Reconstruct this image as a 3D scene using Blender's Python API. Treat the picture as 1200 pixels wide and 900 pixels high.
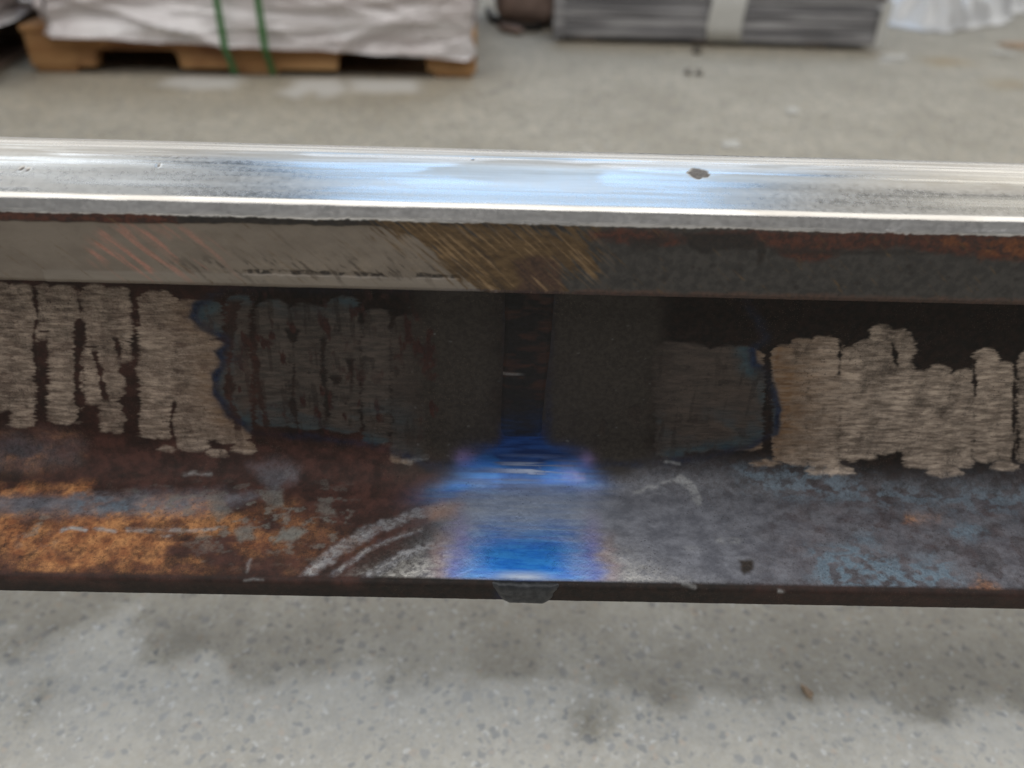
import bpy, math, random
import numpy as np

# ------------------------------------------------------------------ clear
for o in list(bpy.data.objects): bpy.data.objects.remove(o, do_unlink=True)
scene = bpy.context.scene
COL = scene.collection
R = math.radians
RAIL_Z = 0.2            # the rail's base is held 20 cm above the floor

# ------------------------------------------------------------------ camera
cam_d = bpy.data.cameras.new('camera'); cam = bpy.data.objects.new('camera', cam_d); COL.objects.link(cam)
cam_d.sensor_width = 36; cam_d.lens = 942 / 1200 * 36
cam_d.clip_start = .01; cam_d.clip_end = 200
from mathutils import Matrix
cam.matrix_world = (Matrix.Translation((-.0098, -.34, .30 + RAIL_Z)) @ Matrix.Rotation(R(-.94), 4, 'Z')
                    @ Matrix.Rotation(R(90 - 33.5), 4, 'X') @ Matrix.Rotation(R(1.77), 4, 'Z'))
cam_d.dof.use_dof = True; cam_d.dof.focus_distance = .372; cam_d.dof.aperture_fstop = 5.6
scene.camera = cam

# ------------------------------------------------------------------ light
world = bpy.data.worlds.new('World'); scene.world = world; world.use_nodes = True
bg = world.node_tree.nodes['Background']
bg.inputs[0].default_value = (.93, .95, 1.0, 1); bg.inputs[1].default_value = .035
def area(name, loc, aim, sx, sy, power, col):
    d = bpy.data.lights.new(name, 'AREA'); d.shape = 'RECTANGLE'; d.size = sx; d.size_y = sy
    d.energy = power; d.color = col
    o = bpy.data.objects.new(name, d); COL.objects.link(o); o.location = loc
    import mathutils
    o.rotation_euler = (mathutils.Vector(aim) - mathutils.Vector(loc)).to_track_quat('-Z', 'Y').to_euler()
    return o
area('roof_light', (.2, -1.4, 3.9), (.2, -1.2, 0), 11.0, 5.2, 258, (1, .98, .94))
# unseen lamps added beyond the pallets: blue and cream reflections for the polished head
area('blue_reflection_lamp', (.4, 7, 8.85), (.4, 0, 6.6), 6.2, 9.3, 255, (.47, .69, 1))
area('side_reflection_lamp', (-7.2, 6.4, 6.8), (-5.6, 0, 5.4), 6.0, 5.6, 142, (.86, .93, 1))
area('side_reflection_lamp', (7.4, 6.4, 6.6), (5.8, 0, 5.4), 6.4, 5.2, 98, (1, .95, .84))
area('cream_reflection_lamp', (0, 7.2, 2.6), (0, 0, 2.1), 15, 3.2, 122, (1, .955, .88))
scene.view_settings.view_transform = 'Standard'; scene.view_settings.look = 'None'
scene.view_settings.exposure = .32; scene.view_settings.gamma = 1; scene.view_settings.use_curve_mapping = False
scene.render.engine = 'CYCLES'
scene.cycles.use_denoising = True

# ------------------------------------------------------------------ helpers
def tag(o, label=None, cat=None, group=None, kind=None):
    for k, v in (('label', label), ('category', cat), ('group', group), ('kind', kind)):
        if v: o[k] = v
    return o
def empty(name, loc=(0, 0, 0), rz=0):
    o = bpy.data.objects.new(name, None); COL.objects.link(o); o.location = loc; o.rotation_euler.z = rz
    o.empty_display_size = .05
    return o
def mesh_obj(name, verts, faces, mat, parent=None, smooth=False):
    me = bpy.data.meshes.new(name); me.from_pydata([tuple(v) for v in verts], [], faces); me.update()
    if smooth: me.shade_smooth()
    o = bpy.data.objects.new(name, me); COL.objects.link(o); me.materials.append(mat)
    if parent: o.parent = parent
    return o
def copy_tree(o, parent=None):
    c = o.copy(); COL.objects.link(c); c.parent = parent
    for ch in list(o.children): copy_tree(ch, c)
    return c

_tab = {}
def vnoise(x, y, seed=0):
    if seed not in _tab: _tab[seed] = np.random.RandomState(seed + 11).rand(256, 256)
    T = _tab[seed]
    xi = np.floor(x).astype(np.int64); yi = np.floor(y).astype(np.int64)
    fx = x - xi; fy = y - yi
    fx = fx * fx * (3 - 2 * fx); fy = fy * fy * (3 - 2 * fy)
    x0 = xi & 255; x1 = (xi + 1) & 255; y0 = yi & 255; y1 = (yi + 1) & 255
    a = T[x0, y0]; b = T[x1, y0]; c = T[x0, y1]; d = T[x1, y1]
    return (a + (b - a) * fx) * (1 - fy) + (c + (d - c) * fx) * fy
def fbm(x, y, oct=4, seed=0, gain=.5):
    x = np.asarray(x, float); y = np.asarray(y, float)
    t = 0; a = 1; n = 0
    for k in range(oct):
        t = t + a * vnoise(x * 2 ** k + 17.3 * k, y * 2 ** k + 7.7 * k, seed + k); n += a; a *= gain
    return t / n
def sstep(a, b, x):
    t = np.clip((x - a) / (b - a), 0, 1); return t * t * (3 - 2 * t)

# ------------------------------------------------------------------ material nodes
class NT:
    def __init__(s, name):
        s.m = bpy.data.materials.new(name); s.m.use_nodes = True; s.t = s.m.node_tree
        s.b = s.t.nodes['Principled BSDF']
        s.tc = s.t.nodes.new('ShaderNodeTexCoord').outputs['Object']
    def new(s, k, **kw):
        n = s.t.nodes.new(k)
        for a, v in kw.items(): setattr(n, a, v)
        return n
    def put(s, sock, v):
        if isinstance(v, bpy.types.NodeSocket): s.t.links.new(v, sock)
        elif isinstance(v, (tuple, list)) and len(v) == 3 and sock.type == 'RGBA': sock.default_value = (*v, 1)
        else: sock.default_value = v
    def noise(s, scale, detail=3, rough=.55, stretch=(1, 1, 1), dist=0):
        mp = s.new('ShaderNodeMapping'); s.put(mp.inputs['Vector'], s.tc); mp.inputs['Scale'].default_value = stretch
        n = s.new('ShaderNodeTexNoise'); s.put(n.inputs['Vector'], mp.outputs[0])
        n.inputs['Scale'].default_value = scale; n.inputs['Detail'].default_value = detail
        n.inputs['Roughness'].default_value = rough; n.inputs['Distortion'].default_value = dist
        return n.outputs[0]
    def voro(s, scale, stretch=(1, 1, 1), out='Distance', feature='F1'):
        mp = s.new('ShaderNodeMapping'); s.put(mp.inputs['Vector'], s.tc); mp.inputs['Scale'].default_value = stretch
        n = s.new('ShaderNodeTexVoronoi', feature=feature); s.put(n.inputs['Vector'], mp.outputs[0]); n.inputs['Scale'].default_value = scale
        return n.outputs[out]
    def math(s, op, a, b=0., c=0., clamp=False):
        n = s.new('ShaderNodeMath', operation=op); n.use_clamp = clamp
        s.put(n.inputs[0], a); s.put(n.inputs[1], b); s.put(n.inputs[2], c); return n.outputs[0]
    def ramp(s, v, a, b, lo=0., hi=1.):
        n = s.new('ShaderNodeMapRange', interpolation_type='SMOOTHSTEP')
        s.put(n.inputs[0], v); s.put(n.inputs[1], a); s.put(n.inputs[2], b); s.put(n.inputs[3], lo); s.put(n.inputs[4], hi); return n.outputs[0]
    def mix(s, f, a, b):
        n = s.new('ShaderNodeMix', data_type='RGBA'); s.put(n.inputs[0], f); s.put(n.inputs[6], a); s.put(n.inputs[7], b); return n.outputs[2]
    def fmix(s, f, a, b):
        n = s.new('ShaderNodeMix', data_type='FLOAT'); s.put(n.inputs[0], f); s.put(n.inputs[2], a); s.put(n.inputs[3], b); return n.outputs[0]
    def attr(s, name): return s.new('ShaderNodeAttribute', attribute_name=name).outputs['Fac']
    def bump(s, h, strength, dist):
        n = s.new('ShaderNodeBump'); n.inputs['Strength'].default_value = strength; n.inputs['Distance'].default_value = dist
        s.put(n.inputs['Height'], h); return n.outputs[0]
    def done(s, col, rough=.6, metal=0., normal=None, **kw):
        s.put(s.b.inputs['Base Color'], col); s.put(s.b.inputs['Roughness'], rough); s.put(s.b.inputs['Metallic'], metal)
        if normal is not None: s.put(s.b.inputs['Normal'], normal)
        for k, v in kw.items(): s.put(s.b.inputs[k.replace('_', ' ')], v)
        return s.m

def layered(name, base, layers, bump_h=.00012, bump_scale=900, aniso=None):
    """surface states of one piece of steel laid over each other: base and layers are
    (attribute, colour a, colour b, noise scale, stretch, roughness, metallic, edge noise)"""
    t = NT(name)
    ca, cb, sc, st, rgh, met = base
    n = t.noise(sc, 4, .6, st)
    col = t.mix(t.ramp(n, .35, .65), ca, cb); rough = rgh; metal = met
    fine = t.noise(1600, 2, .6); mid = t.noise(420, 3, .6)
    en = t.math('ADD', t.math('MULTIPLY', fine, .5), t.math('MULTIPLY', mid, .5))
    for (at, ca, cb, sc, st, rg, mt, ed) in layers:
        a = t.attr(at)
        if isinstance(ed, str): f = t.math('MULTIPLY', a, t.attr(ed))
        elif ed > 0:
            edge = t.math('MULTIPLY', t.math('MULTIPLY', a, t.math('SUBTRACT', 1., a)), 9. * ed)
            f = t.math('ADD', a, t.math('MULTIPLY', t.math('SUBTRACT', en, .5), edge), clamp=True)
            f = t.math('MULTIPLY', f, t.ramp(en, .25, .60, 1. - .45 * ed, 1.))
        else: f = a
        n = t.noise(sc, 4, .6, st)
        col = t.mix(f, col, t.mix(t.ramp(n, .33, .67), ca, cb))
        rough = t.fmix(f, rough, rg); metal = t.fmix(f, metal, mt)
    rv = t.math('ADD', rough, t.math('MULTIPLY', t.math('SUBTRACT', mid, .5), .22), clamp=True)
    h = t.noise(bump_scale, 4, .65)
    return t, col, rv, metal, t.bump(h, .5, bump_h)

# ------------------------------------------------------------------ floor
def strip_axis(parts):
    out = []
    for a, b, st in parts: out += list(np.arange(a, b - 1e-9, st))
    out.append(parts[-1][1]); return np.array(out)
def grid_mesh(name, X, Y, Z, attrs, mat, parent=None, smooth=True, flip=False, cut=0):
    r, c = X.shape
    me = bpy.data.meshes.new(name)
    me.vertices.add(r * c)
    me.vertices.foreach_set('co', np.stack([X, Y, Z], -1).astype(np.float32).ravel())
    i = np.arange(r * c, dtype=np.int32).reshape(r, c)
    q = np.stack([i[:-1, :-1], i[:-1, 1:], i[1:, 1:], i[1:, :-1]], -1)
    if cut: q = np.delete(q, cut - 1, 0)          # two sheets in one mesh
    q = q.reshape(-1, 4)
    if flip: q = q[:, ::-1]
    me.loops.add(q.size); me.loops.foreach_set('vertex_index', np.ascontiguousarray(q).ravel())
    me.polygons.add(len(q)); me.polygons.foreach_set('loop_start', np.arange(0, q.size, 4, dtype=np.int32))
    me.polygons.foreach_set('loop_total', np.full(len(q), 4, dtype=np.int32))
    me.update(calc_edges=True)
    for k, v in attrs.items():
        a = me.attributes.new(k, 'FLOAT', 'POINT'); a.data.foreach_set('value', v.astype(np.float32).ravel())
    if smooth: me.polygons.foreach_set('use_smooth', np.ones(len(q), dtype=bool))
    me.materials.append(mat)
    o = bpy.data.objects.new(name, me); COL.objects.link(o)
    if parent: o.parent = parent
    return o

def sd_poly(px, py, pts):
    """signed distance (positive inside)"""
    pts = np.array(pts, float); d = np.full(px.shape, 1e18); ins = np.zeros(px.shape, bool)
    for i in range(len(pts)):
        a = pts[i - 1]; b = pts[i]; e = b - a
        wx = px - a[0]; wy = py - a[1]
        k = np.clip((wx * e[0] + wy * e[1]) / max(e @ e, 1e-9), 0, 1)
        d = np.minimum(d, (wx - e[0] * k) ** 2 + (wy - e[1] * k) ** 2)
        c = ((a[1] <= py) & (b[1] > py)) | ((b[1] <= py) & (a[1] > py))
        ins ^= c & (px < (py - a[1]) / (e[1] if abs(e[1]) > 1e-12 else 1e-12) * e[0] + a[0])
    d = np.sqrt(d); return np.where(ins, d, -d)
def sd_line(px, py, pts):
    pts = np.array(pts, float); d = np.full(px.shape, 1e18)
    for i in range(1, len(pts)):
        a = pts[i - 1]; b = pts[i]; e = b - a; wx = px - a[0]; wy = py - a[1]
        k = np.clip((wx * e[0] + wy * e[1]) / max(e @ e, 1e-9), 0, 1)
        d = np.minimum(d, (wx - e[0] * k) ** 2 + (wy - e[1] * k) ** 2)
    return np.sqrt(d)

fx = strip_axis([(-30, -4, 2), (-4, -2, .1), (-2, -.6, .02), (-.6, .6, .005), (.6, 2.2, .02), (2.2, 4, .1), (4, 30, 2)])
fy = strip_axis([(-12, -1, 1), (-1, -.2, .05), (-.2, .5, .005), (.5, 3, .02), (3, 6, .2), (6, 40, 2)])
FX, FY = np.meshgrid(fx, fy)
mx, my = FX * 1000, FY * 1000
wob = 46 * (fbm(mx / 60, my / 60, 5, 3, .6) - .5) * 2
stain_shade = sstep(-13, 13, sd_poly(mx + wob, my + wob * .8, [(-382.5, 60.5), (-338.1, 47.5), (-317.9, 73.2), (-259.3, 55.3), (-182.5, 29.8), (-119.6, 22.4), (-89.0, 21.6), (-47.3, 36.9), (-15.8, 30.2), (2.8, 24.8), (27.8, 32.5), (65.2, 31.8), (126.1, 22.9), (188.3, 24.1), (246.9, 14.0), (292.4, 5.2), (363.9, 2.5), (397.6, -2.2), (557.9, 269.7), (-522.4, 236.1), (-423.4, 65.2)]))  # floor stain plus the rail's soft shadow, painted in as one band
stain_shade *= .78 + .22 * sstep(.30, .62, fbm(mx / 45, my / 45, 4, 9))
dark = sstep(-10, 12, sd_poly(mx + wob * .6, my + wob * .5, [(-266.8, 41.4), (-259.0, 63.2), (-235.9, 81.7), (-216.2, 64.1), (-233.9, 45.8), (-249.1, 27.0)])) * .8
dark = np.maximum(dark, sstep(-10, 10, sd_poly(mx + wob * .6, my + wob * .5, [(47.9, 6.2), (63.7, 15.4), (83.3, 0.1), (70.0, -13.2), (55.9, -7.0)])) * .9)
dark = np.maximum(dark, sstep(-6, 6, sd_poly(mx + wob * .4, my + wob * .4, [(296.5, 14.9), (313.3, 18.0), (313.8, 5.6), (301.6, 1.4)])) * .9)
dark = np.maximum(dark, sstep(-8, 8, sd_poly(mx + wob * .4, my + wob * .4, [(-331.7, -11.9), (-333.9, 19.7), (-328.2, 24.0), (-323.7, 4.7), (-322.7, -16.2)])) * .7)
white = np.zeros_like(mx)
w2 = 55 * (fbm(mx / 70, my / 70, 4, 5) - .5)
for pts in ([(-864.1, 1716.7), (-857.1, 1798.6), (-714.2, 1805.8), (-673.1, 1678.1), (-772.5, 1667.3), (-815.6, 1679.3)], [(-557.0, 1641.2), (-555.4, 1805.5), (-443.9, 1827.6), (-410.9, 1689.6), (-444.8, 1629.0), (-492.2, 1680.9), (-512.2, 1614.1)], [(-406.8, 1690.1), (-420.8, 1820.9), (-330.0, 1831.3), (-234.7, 1851.6), (-225.5, 1709.5), (-310.3, 1683.8)],
            [(1146.2, 2303.1), (1230.3, 2339.2), (1193.4, 2235.9), (1106.5, 2213.2)]):
    white = np.maximum(white, sstep(-25, 30, sd_poly(mx + w2, my + w2, pts)))
ochre = sstep(-45, 60, sd_poly(mx + w2 * 2, my + w2, [(1284.6, 2296.0), (1367.4, 2331.7), (1391.6, 2213.5), (1271.0, 2175.7)]))
ochre = np.maximum(ochre, .8 * sstep(-60, 60, sd_poly(mx + w2 * 2, my + w2, [(1332.5, 1991.3), (1420.2, 2021.3), (1378.0, 1919.0), (1316.3, 1912.2)])))
drip = sstep(16, 4, sd_line(mx + w2 * .3, my + w2 * .3, [(-110.7, 1639.9), (-51.0, 1711.4), (1.7, 1804.2)]))
clean = sstep(60, -40, my - 90 + wob) * (1 - stain_shade) * (1 - dark) * (.6 + .4 * fbm(mx / 90, my / 90, 3, 12))
FZ = 1.6e-3 * (fbm(FX * 1.5, FY * 1.5, 3, 21) - .5)

t = NT('worn concrete')
n1 = t.noise(4.5, 6, .65); n2 = t.noise(30, 6, .68); n3 = t.noise(260, 4, .6)
c = t.mix(t.ramp(n1, .3, .7), (.325, .276, .186), (.51, .448, .335))
c = t.mix(t.ramp(n2, .42, .72), c, (.29, .255, .195))
c = t.mix(t.math('MULTIPLY', t.ramp(n3, .35, .75), .55), c, (.52, .505, .47))
n4 = t.noise(95, 5, .7)
c = t.mix(t.math('MULTIPLY', t.ramp(n4, .50, .68), .55), c, (.26, .24, .20))
c = t.mix(t.math('MULTIPLY', t.ramp(n4, .50, .34), .45), c, (.62, .58, .50))
# aggregate showing through: dark, pale and tan grains of several sizes
for sc, thr, colr, am, sd in ((120, .24, (.08, .085, .095), .9, 1), (190, .25, (.15, .15, .155), .7, 2), (150, .2, (.80, .79, .77), .6, 3), (72, .18, (.14, .145, .155), .8, 4), (100, .15, (.50, .34, .20), .55, 5), (330, .30, (.20, .195, .19), .6, 6)):
    mp = t.new('ShaderNodeMapping'); t.put(mp.inputs['Vector'], t.tc); mp.inputs['Location'].default_value = (sd * 3.1, sd * 1.7, sd * .37)
    wn = t.new('ShaderNodeTexNoise'); wn.inputs['Scale'].default_value = sc * 1.3; t.put(wn.inputs['Vector'], mp.outputs[0])
    ad = t.new('ShaderNodeMix', data_type='RGBA', blend_type='LINEAR_LIGHT'); ad.inputs[0].default_value = .0045; t.put(ad.inputs[6], mp.outputs[0]); t.put(ad.inputs[7], wn.outputs['Color'])
    v = t.new('ShaderNodeTexVoronoi'); t.put(v.inputs['Vector'], ad.outputs[2]); v.inputs['Scale'].default_value = sc
    sep = t.new('ShaderNodeSeparateColor'); t.put(sep.inputs[0], v.outputs['Color'])
    keep = t.ramp(sep.outputs[0], .62, .75)
    f = t.math('MULTIPLY', t.math('MULTIPLY', t.ramp(v.outputs['Distance'], thr, thr + .16, 1., 0.), keep), am)
    c = t.mix(f, c, colr)
c = t.mix(t.math('MULTIPLY', t.attr('stain_shade'), .62), c, (.31, .28, .235))
c = t.mix(t.math('MULTIPLY', t.attr('dark'), .3), c, (.13, .125, .11))
c = t.mix(t.math('MULTIPLY', t.attr('drip'), .4), c, (.16, .15, .13))
c = t.mix(t.math('MULTIPLY', t.attr('ochre'), .55), c, (.36, .24, .09))
c = t.mix(t.math('MULTIPLY', t.attr('white'), .6), c, (.74, .74, .73))
c = t.mix(t.math('MULTIPLY', t.attr('clean'), .8), c, t.mix(.60, c, (.95, .93, .88)))
hb = t.math('ADD', t.math('MULTIPLY', n3, .5), t.math('MULTIPLY', n2, .8))
floor_m = t.done(c, t.ramp(n2, .3, .7, .62, .85), 0., t.bump(hb, .5, .0012))
o = grid_mesh('floor', FX, FY, FZ, dict(stain_shade=stain_shade, dark=dark, white=white, ochre=ochre, drip=drip, clean=clean), floor_m)
o['kind'] = 'structure'

# ------------------------------------------------------------------ rail section
def profile():
    """front half of the rail section, top centre -> bottom centre, mm (y<0 is the front)"""
    P=[(0,191.0,0),(-13,190.5,70),(-35.5,182.6,4),(-37.1,177.4,4),(-38.0,144.2,2.2),(-9.6,151.3,15),(-8.6,90,300),(-9.6,28.2,24),(-76.2,11.4,3),(-76.2,0,2),(0,0,0)]
    out=[np.array(P[0][:2],float)]
    for i in range(1,len(P)-1):
        a,b,c=[np.array(P[j][:2],float) for j in(i-1,i,i+1)]; r=P[i][2]
        d1=(a-b)/np.linalg.norm(a-b); d2=(c-b)/np.linalg.norm(c-b)
        ang=math.acos(np.clip(d1@d2,-1,1)); t=r/math.tan(ang/2)
        t=min(t,.49*np.linalg.norm(a-b),.49*np.linalg.norm(c-b)); r=t*math.tan(ang/2)
        p1=b+d1*t;p2=b+d2*t
        cen=b+(d1+d2)/np.linalg.norm(d1+d2)*(r/math.sin(ang/2))
        a1=math.atan2(*(p1-cen)[::-1]);a2=math.atan2(*(p2-cen)[::-1])
        da=(a2-a1+math.pi)%(2*math.pi)-math.pi
        n=max(3,int(abs(da)*r/.3)+2)
        for k in range(n+1):
            q=a1+da*k/n; out.append(cen+r*np.array([math.cos(q),math.sin(q)]))
    out.append(np.array(P[-1][:2],float))
    out=np.array(out); L=np.r_[0,np.cumsum(np.hypot(*np.diff(out,axis=0).T))]
    return out,L

POL, LEN = profile()
def sec(s):
    """point and outward normal of the front half of the section at arc length s (mm)"""
    y = np.interp(s, LEN, POL[:, 0]); z = np.interp(s, LEN, POL[:, 1])
    e = .25
    dy = np.interp(s + e, LEN, POL[:, 0]) - np.interp(s - e, LEN, POL[:, 0])
    dz = np.interp(s + e, LEN, POL[:, 1]) - np.interp(s - e, LEN, POL[:, 1])
    l = np.hypot(dy, dz) + 1e-12
    return y, z, dz / l, -dy / l          # outward = rotate tangent
S_END = LEN[-1]
S_WEB0, S_WEB1 = 101.0, 208.0
sv = strip_axis([(0, 30, .6), (30, 72, .4), (72, 104, 2), (104, 226, .45), (226, 290, .42), (290, S_END, 9)])
bv = -strip_axis([(.7, 46, .75), (46, S_END, 5)])        # the back half, coarser
S = np.r_[bv[::-1], sv]                                  # negative = back side
ucol = strip_axis([(-1200, -300, 20), (-300, -276, 2), (-276, 276, .5), (276, 300, 2), (300, 1200, 20)])
y, z, ny, nz = sec(np.abs(S))
y = np.where(S < 0, -y, y); ny = np.where(S < 0, -ny, ny)
rows = {'head': np.where((S >= -S_WEB0) & (S <= S_WEB0 + .01))[0]}
k0 = rows['head'][0]; k1 = rows['head'][-1]
kw = np.where(S <= S_WEB1)[0][-1]; kb = np.where(S <= -S_WEB1)[0][-1]
U = ucol[None, :].repeat(len(S), 0); SS = S[:, None].repeat(len(ucol), 1)
F0 = np.where(S >= 0)[0][0]          # first front row
u, s = U[F0:], SS[F0:]               # masks are worked out on the front half only
Hh = np.zeros_like(U)                # relief in mm
A = {}
def new(): return np.zeros_like(u)
def sub(pts, pad):
    p = np.array(pts); lo = p.min(0) - pad; hi = p.max(0) + pad
    r = np.where((s[:, 0] >= lo[1]) & (s[:, 0] <= hi[1]))[0]; c = np.where((u[0] >= lo[0]) & (u[0] <= hi[0]))[0]
    if not len(r) or not len(c): return None
    return slice(r[0], r[-1] + 1), slice(c[0], c[-1] + 1)
def poly(dst, pts, soft=1., amp=1.5, sc=5., seed=0, val=1., st=(1, 1)):
    k = sub(pts, soft + amp + 3)
    if k is None: return dst
    uu, ss = u[k], s[k]
    wu = amp * 2 * (fbm(uu / sc / st[0], ss / sc / st[1], 4, seed) - .5); ws = amp * 2 * (fbm(uu / sc / st[0] + 40, ss / sc / st[1], 4, seed + 5) - .5)
    dst[k] = np.maximum(dst[k], val * sstep(-soft, soft, sd_poly(uu + wu, ss + ws, pts))); return dst
def line(dst, pts, w, soft=.6, amp=.4, sc=3., seed=0, val=1.):
    k = sub(pts, w + soft + amp + 2)
    if k is None: return dst
    uu, ss = u[k], s[k]
    wu = amp * 2 * (fbm(uu / sc, ss / sc, 3, seed) - .5)
    dst[k] = np.maximum(dst[k], val * sstep(w + soft, w - soft, sd_line(uu + wu, ss + wu * .6, pts))); return dst
def stroke(dst, pts, w, seed, cap=3., val=1.):
    """one vertical pass of a grinder: ragged sides, rounded ends. pts = top and bottom centre"""
    (u0, s0), (u1, s1) = pts
    k = sub([(min(u0, u1) - w, s0), (max(u0, u1) + w, s1)], 5)
    if k is None: return dst
    uu, ss = u[k], s[k]
    uu = uu + 3.4 * (fbm(uu / 7, ss / .9, 2, 35 + seed % 7) - .5); ss = ss + 1.6 * (fbm(uu / 3, ss / 3, 2, 45) - .5)
    tt = np.clip((ss - s0) / (s1 - s0), 0, 1)
    w = w * .97; lean = 2.6 * (fbm(ss / 23, ss * 0 + seed, 2, seed % 50) - .5)
    cen = u0 + (u1 - u0) * tt + lean
    row = np.floor(ss / 1.25 + .5 * fbm(uu / 9, ss / 9, 2, 4))
    jl = fbm(ss / 1.5, ss * 0 + seed * 1.7, 2, 31) - .5; jr = fbm(ss / 1.5, ss * 0 + seed * 2.9, 2, 32) - .5
    big = .9 * (fbm(ss / 6, ss * 0 + seed * 3.1, 2, 33) - .5)
    hw = w / 2
    d = np.minimum(uu - (cen - hw - 2.0 * jl - 2 * big), (cen + hw + 2.0 * jr + 2 * big) - uu)
    capw = .8 * (fbm(uu / 3.5, uu * 0 + seed, 2, 34) - .5); q = np.abs(uu - cen) / hw
    de = np.minimum(ss - s0 - capw - min(.55 * hw, 5.) * q ** 3, s1 + 1.5 * capw - min(.18 * hw, 1.6) * q ** 2 - ss)
    m = sstep(-1.1, 1.0, np.minimum(d, de)) * val * (.82 + .18 * sstep(0, 3, d)) * (.84 + .32 * ((seed * 37) % 11) / 11.)
    dst[k] = np.maximum(dst[k], m); return dst

def gap(dst, pts, w, seed):
    """ragged, broken strip of untouched skin left between two passes"""
    pts = np.array(pts, float)
    k = sub(pts, 3 * w + 2)
    if k is None: return
    uu, ss = u[k], s[k]
    if np.ptp(pts[:, 1]) < 2.5:
        d = np.abs(ss - pts[:, 1].mean()) - .45; inr = np.minimum(uu - pts[:, 0].min(), pts[:, 0].max() - uu)
        m = sstep(.5, -.3, d) * sstep(-1, 1, inr)
    else:
        o_ = np.argsort(pts[:, 1]); cen = np.interp(ss, pts[o_, 1], pts[o_, 0]) + 1.2 * (fbm(ss / 4, ss * 0 + pts[0, 0], 2, seed) - .5)
        row = np.floor(ss / 1.25 + .6 * fbm(uu / 8, ss / 8, 2, seed + 1))
        jl = fbm(ss / 1.6, ss * 0 + pts[0, 0] * .37, 2, seed + 2); jr = fbm(ss / 1.6, ss * 0 + pts[0, 0] * .53, 2, seed + 3)
        wid = w * (3.4 * fbm(ss / 6, ss * 0 + pts[0, 0] * .71, 3, seed + 4) - .85) + .25
        d = np.maximum(cen - wid * (.35 + 1.1 * jl) - uu, uu - cen - wid * (.35 + 1.1 * jr))
        inr = np.minimum(ss - pts[:, 1].min(), pts[:, 1].max() - ss)
        m = sstep(.9, -.7, d + 1.6 * (fbm(uu / 4, ss / .9, 2, seed + 5) - .5)) * sstep(-1.5, 1.5, inr)
    dst[k] = np.maximum(dst[k], m)
# ---- web: passes of the grinder
g = new(); tint = new()
LEFT_PASSES = [(((-240.8, 114.9), (-264.7, 188.2)), 17.2), (((-228.6, 115.9), (-253.8, 198.0)), 12.8), (((-220.4, 115.7), (-229.4, 145.5)), 6.8), (((-209.6, 115.9), (-231.8, 195.2)), 17.7), (((-196.6, 115.1), (-214.3, 182.7)), 11.0), (((-188.4, 117.0), (-208.9, 200.0)), 13.2), (((-183.0, 116.9), (-192.8, 157.1)), 6.5), (((-168.2, 117.8), (-186.5, 203.0)), 19.5), (((-154.1, 122.3), (-170.2, 209.7)), 19.3), (((-147.4, 143.4), (-157.8, 203.4)), 11.9), (((-182.1, 206.8), (-182.3, 210.0)), 10.2), (((-156.7, 208.1), (-156.7, 212.1)), 13.7), (((-142.7, 203.5), (-143.1, 210.1)), 12.8), (((-145.2, 171.2), (-150.5, 205.1)), 7.7)]
HEATED_PASSES = [(((-145.5, 122.1), (-149.2, 142.0)), 13.6), (((-131.3, 118.6), (-145.0, 205.0)), 11.3), (((-115.9, 121.3), (-125.9, 194.1)), 17.4), (((-99.9, 122.7), (-108.2, 195.3)), 20.0), (((-83.4, 118.7), (-90.4, 197.0)), 18.3), (((-68.5, 124.6), (-73.7, 203.4)), 15.1), (((-53.8, 127.8), (-57.2, 213.6)), 18.2), (((76.8, 139.3), (85.9, 204.6)), 28.6), (((101.9, 140.1), (113.0, 203.0)), 29.4), (((71.5, 138.5), (80.6, 207.6)), 15.4)]
RIGHT_PASSES = [(((125.0, 139.0), (139.2, 208.7)), 11.6), (((132.5, 135.0), (148.5, 210.8)), 11.1), (((143.7, 133.8), (161.2, 211.4)), 17.9), (((168.3, 209.9), (168.4, 215.3)), 20.8), (((156.9, 211.5), (156.9, 215.1)), 15.7), (((157.8, 140.1), (174.6, 207.4)), 12.4), (((164.4, 135.1), (183.2, 206.3)), 12.8), (((169.1, 127.0), (190.3, 203.2)), 13.6), (((178.6, 129.1), (199.6, 200.9)), 13.5), (((187.7, 155.0), (201.2, 201.9)), 11.2), (((193.9, 151.9), (210.3, 210.8)), 17.3), (((203.7, 148.6), (222.1, 211.9)), 13.8), (((215.6, 150.3), (234.1, 209.9)), 14.7), (((223.6, 208.7), (223.9, 214.6)), 21.7), (((222.6, 138.4), (245.9, 206.4)), 13.8), (((234.9, 145.8), (256.1, 205.7)), 11.2), (((255.2, 205.7), (255.9, 210.8)), 18.9), (((247.5, 138.7), (273.2, 207.7)), 20.6), (((129.7, 208.4), (129.9, 211.1)), 24.6)]
for i, (pts, w) in enumerate(LEFT_PASSES): stroke(g, pts, w, i + 1)
for i, (pts, w) in enumerate(RIGHT_PASSES): stroke(g, pts, w, i + 60)
for i, (pts, w) in enumerate(HEATED_PASSES): stroke(tint, pts, w, i + 30)
# missed spots between the ripples
rip = fbm(u / 5.5, s / 1.05, 2, 71)
gaps = sstep(.66, .76, fbm(u / 5.5, s / 8, 4, 72)) * .8
streak = sstep(.60, .72, fbm(u / 3.2, s / 22, 3, 73)) * .8
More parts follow.
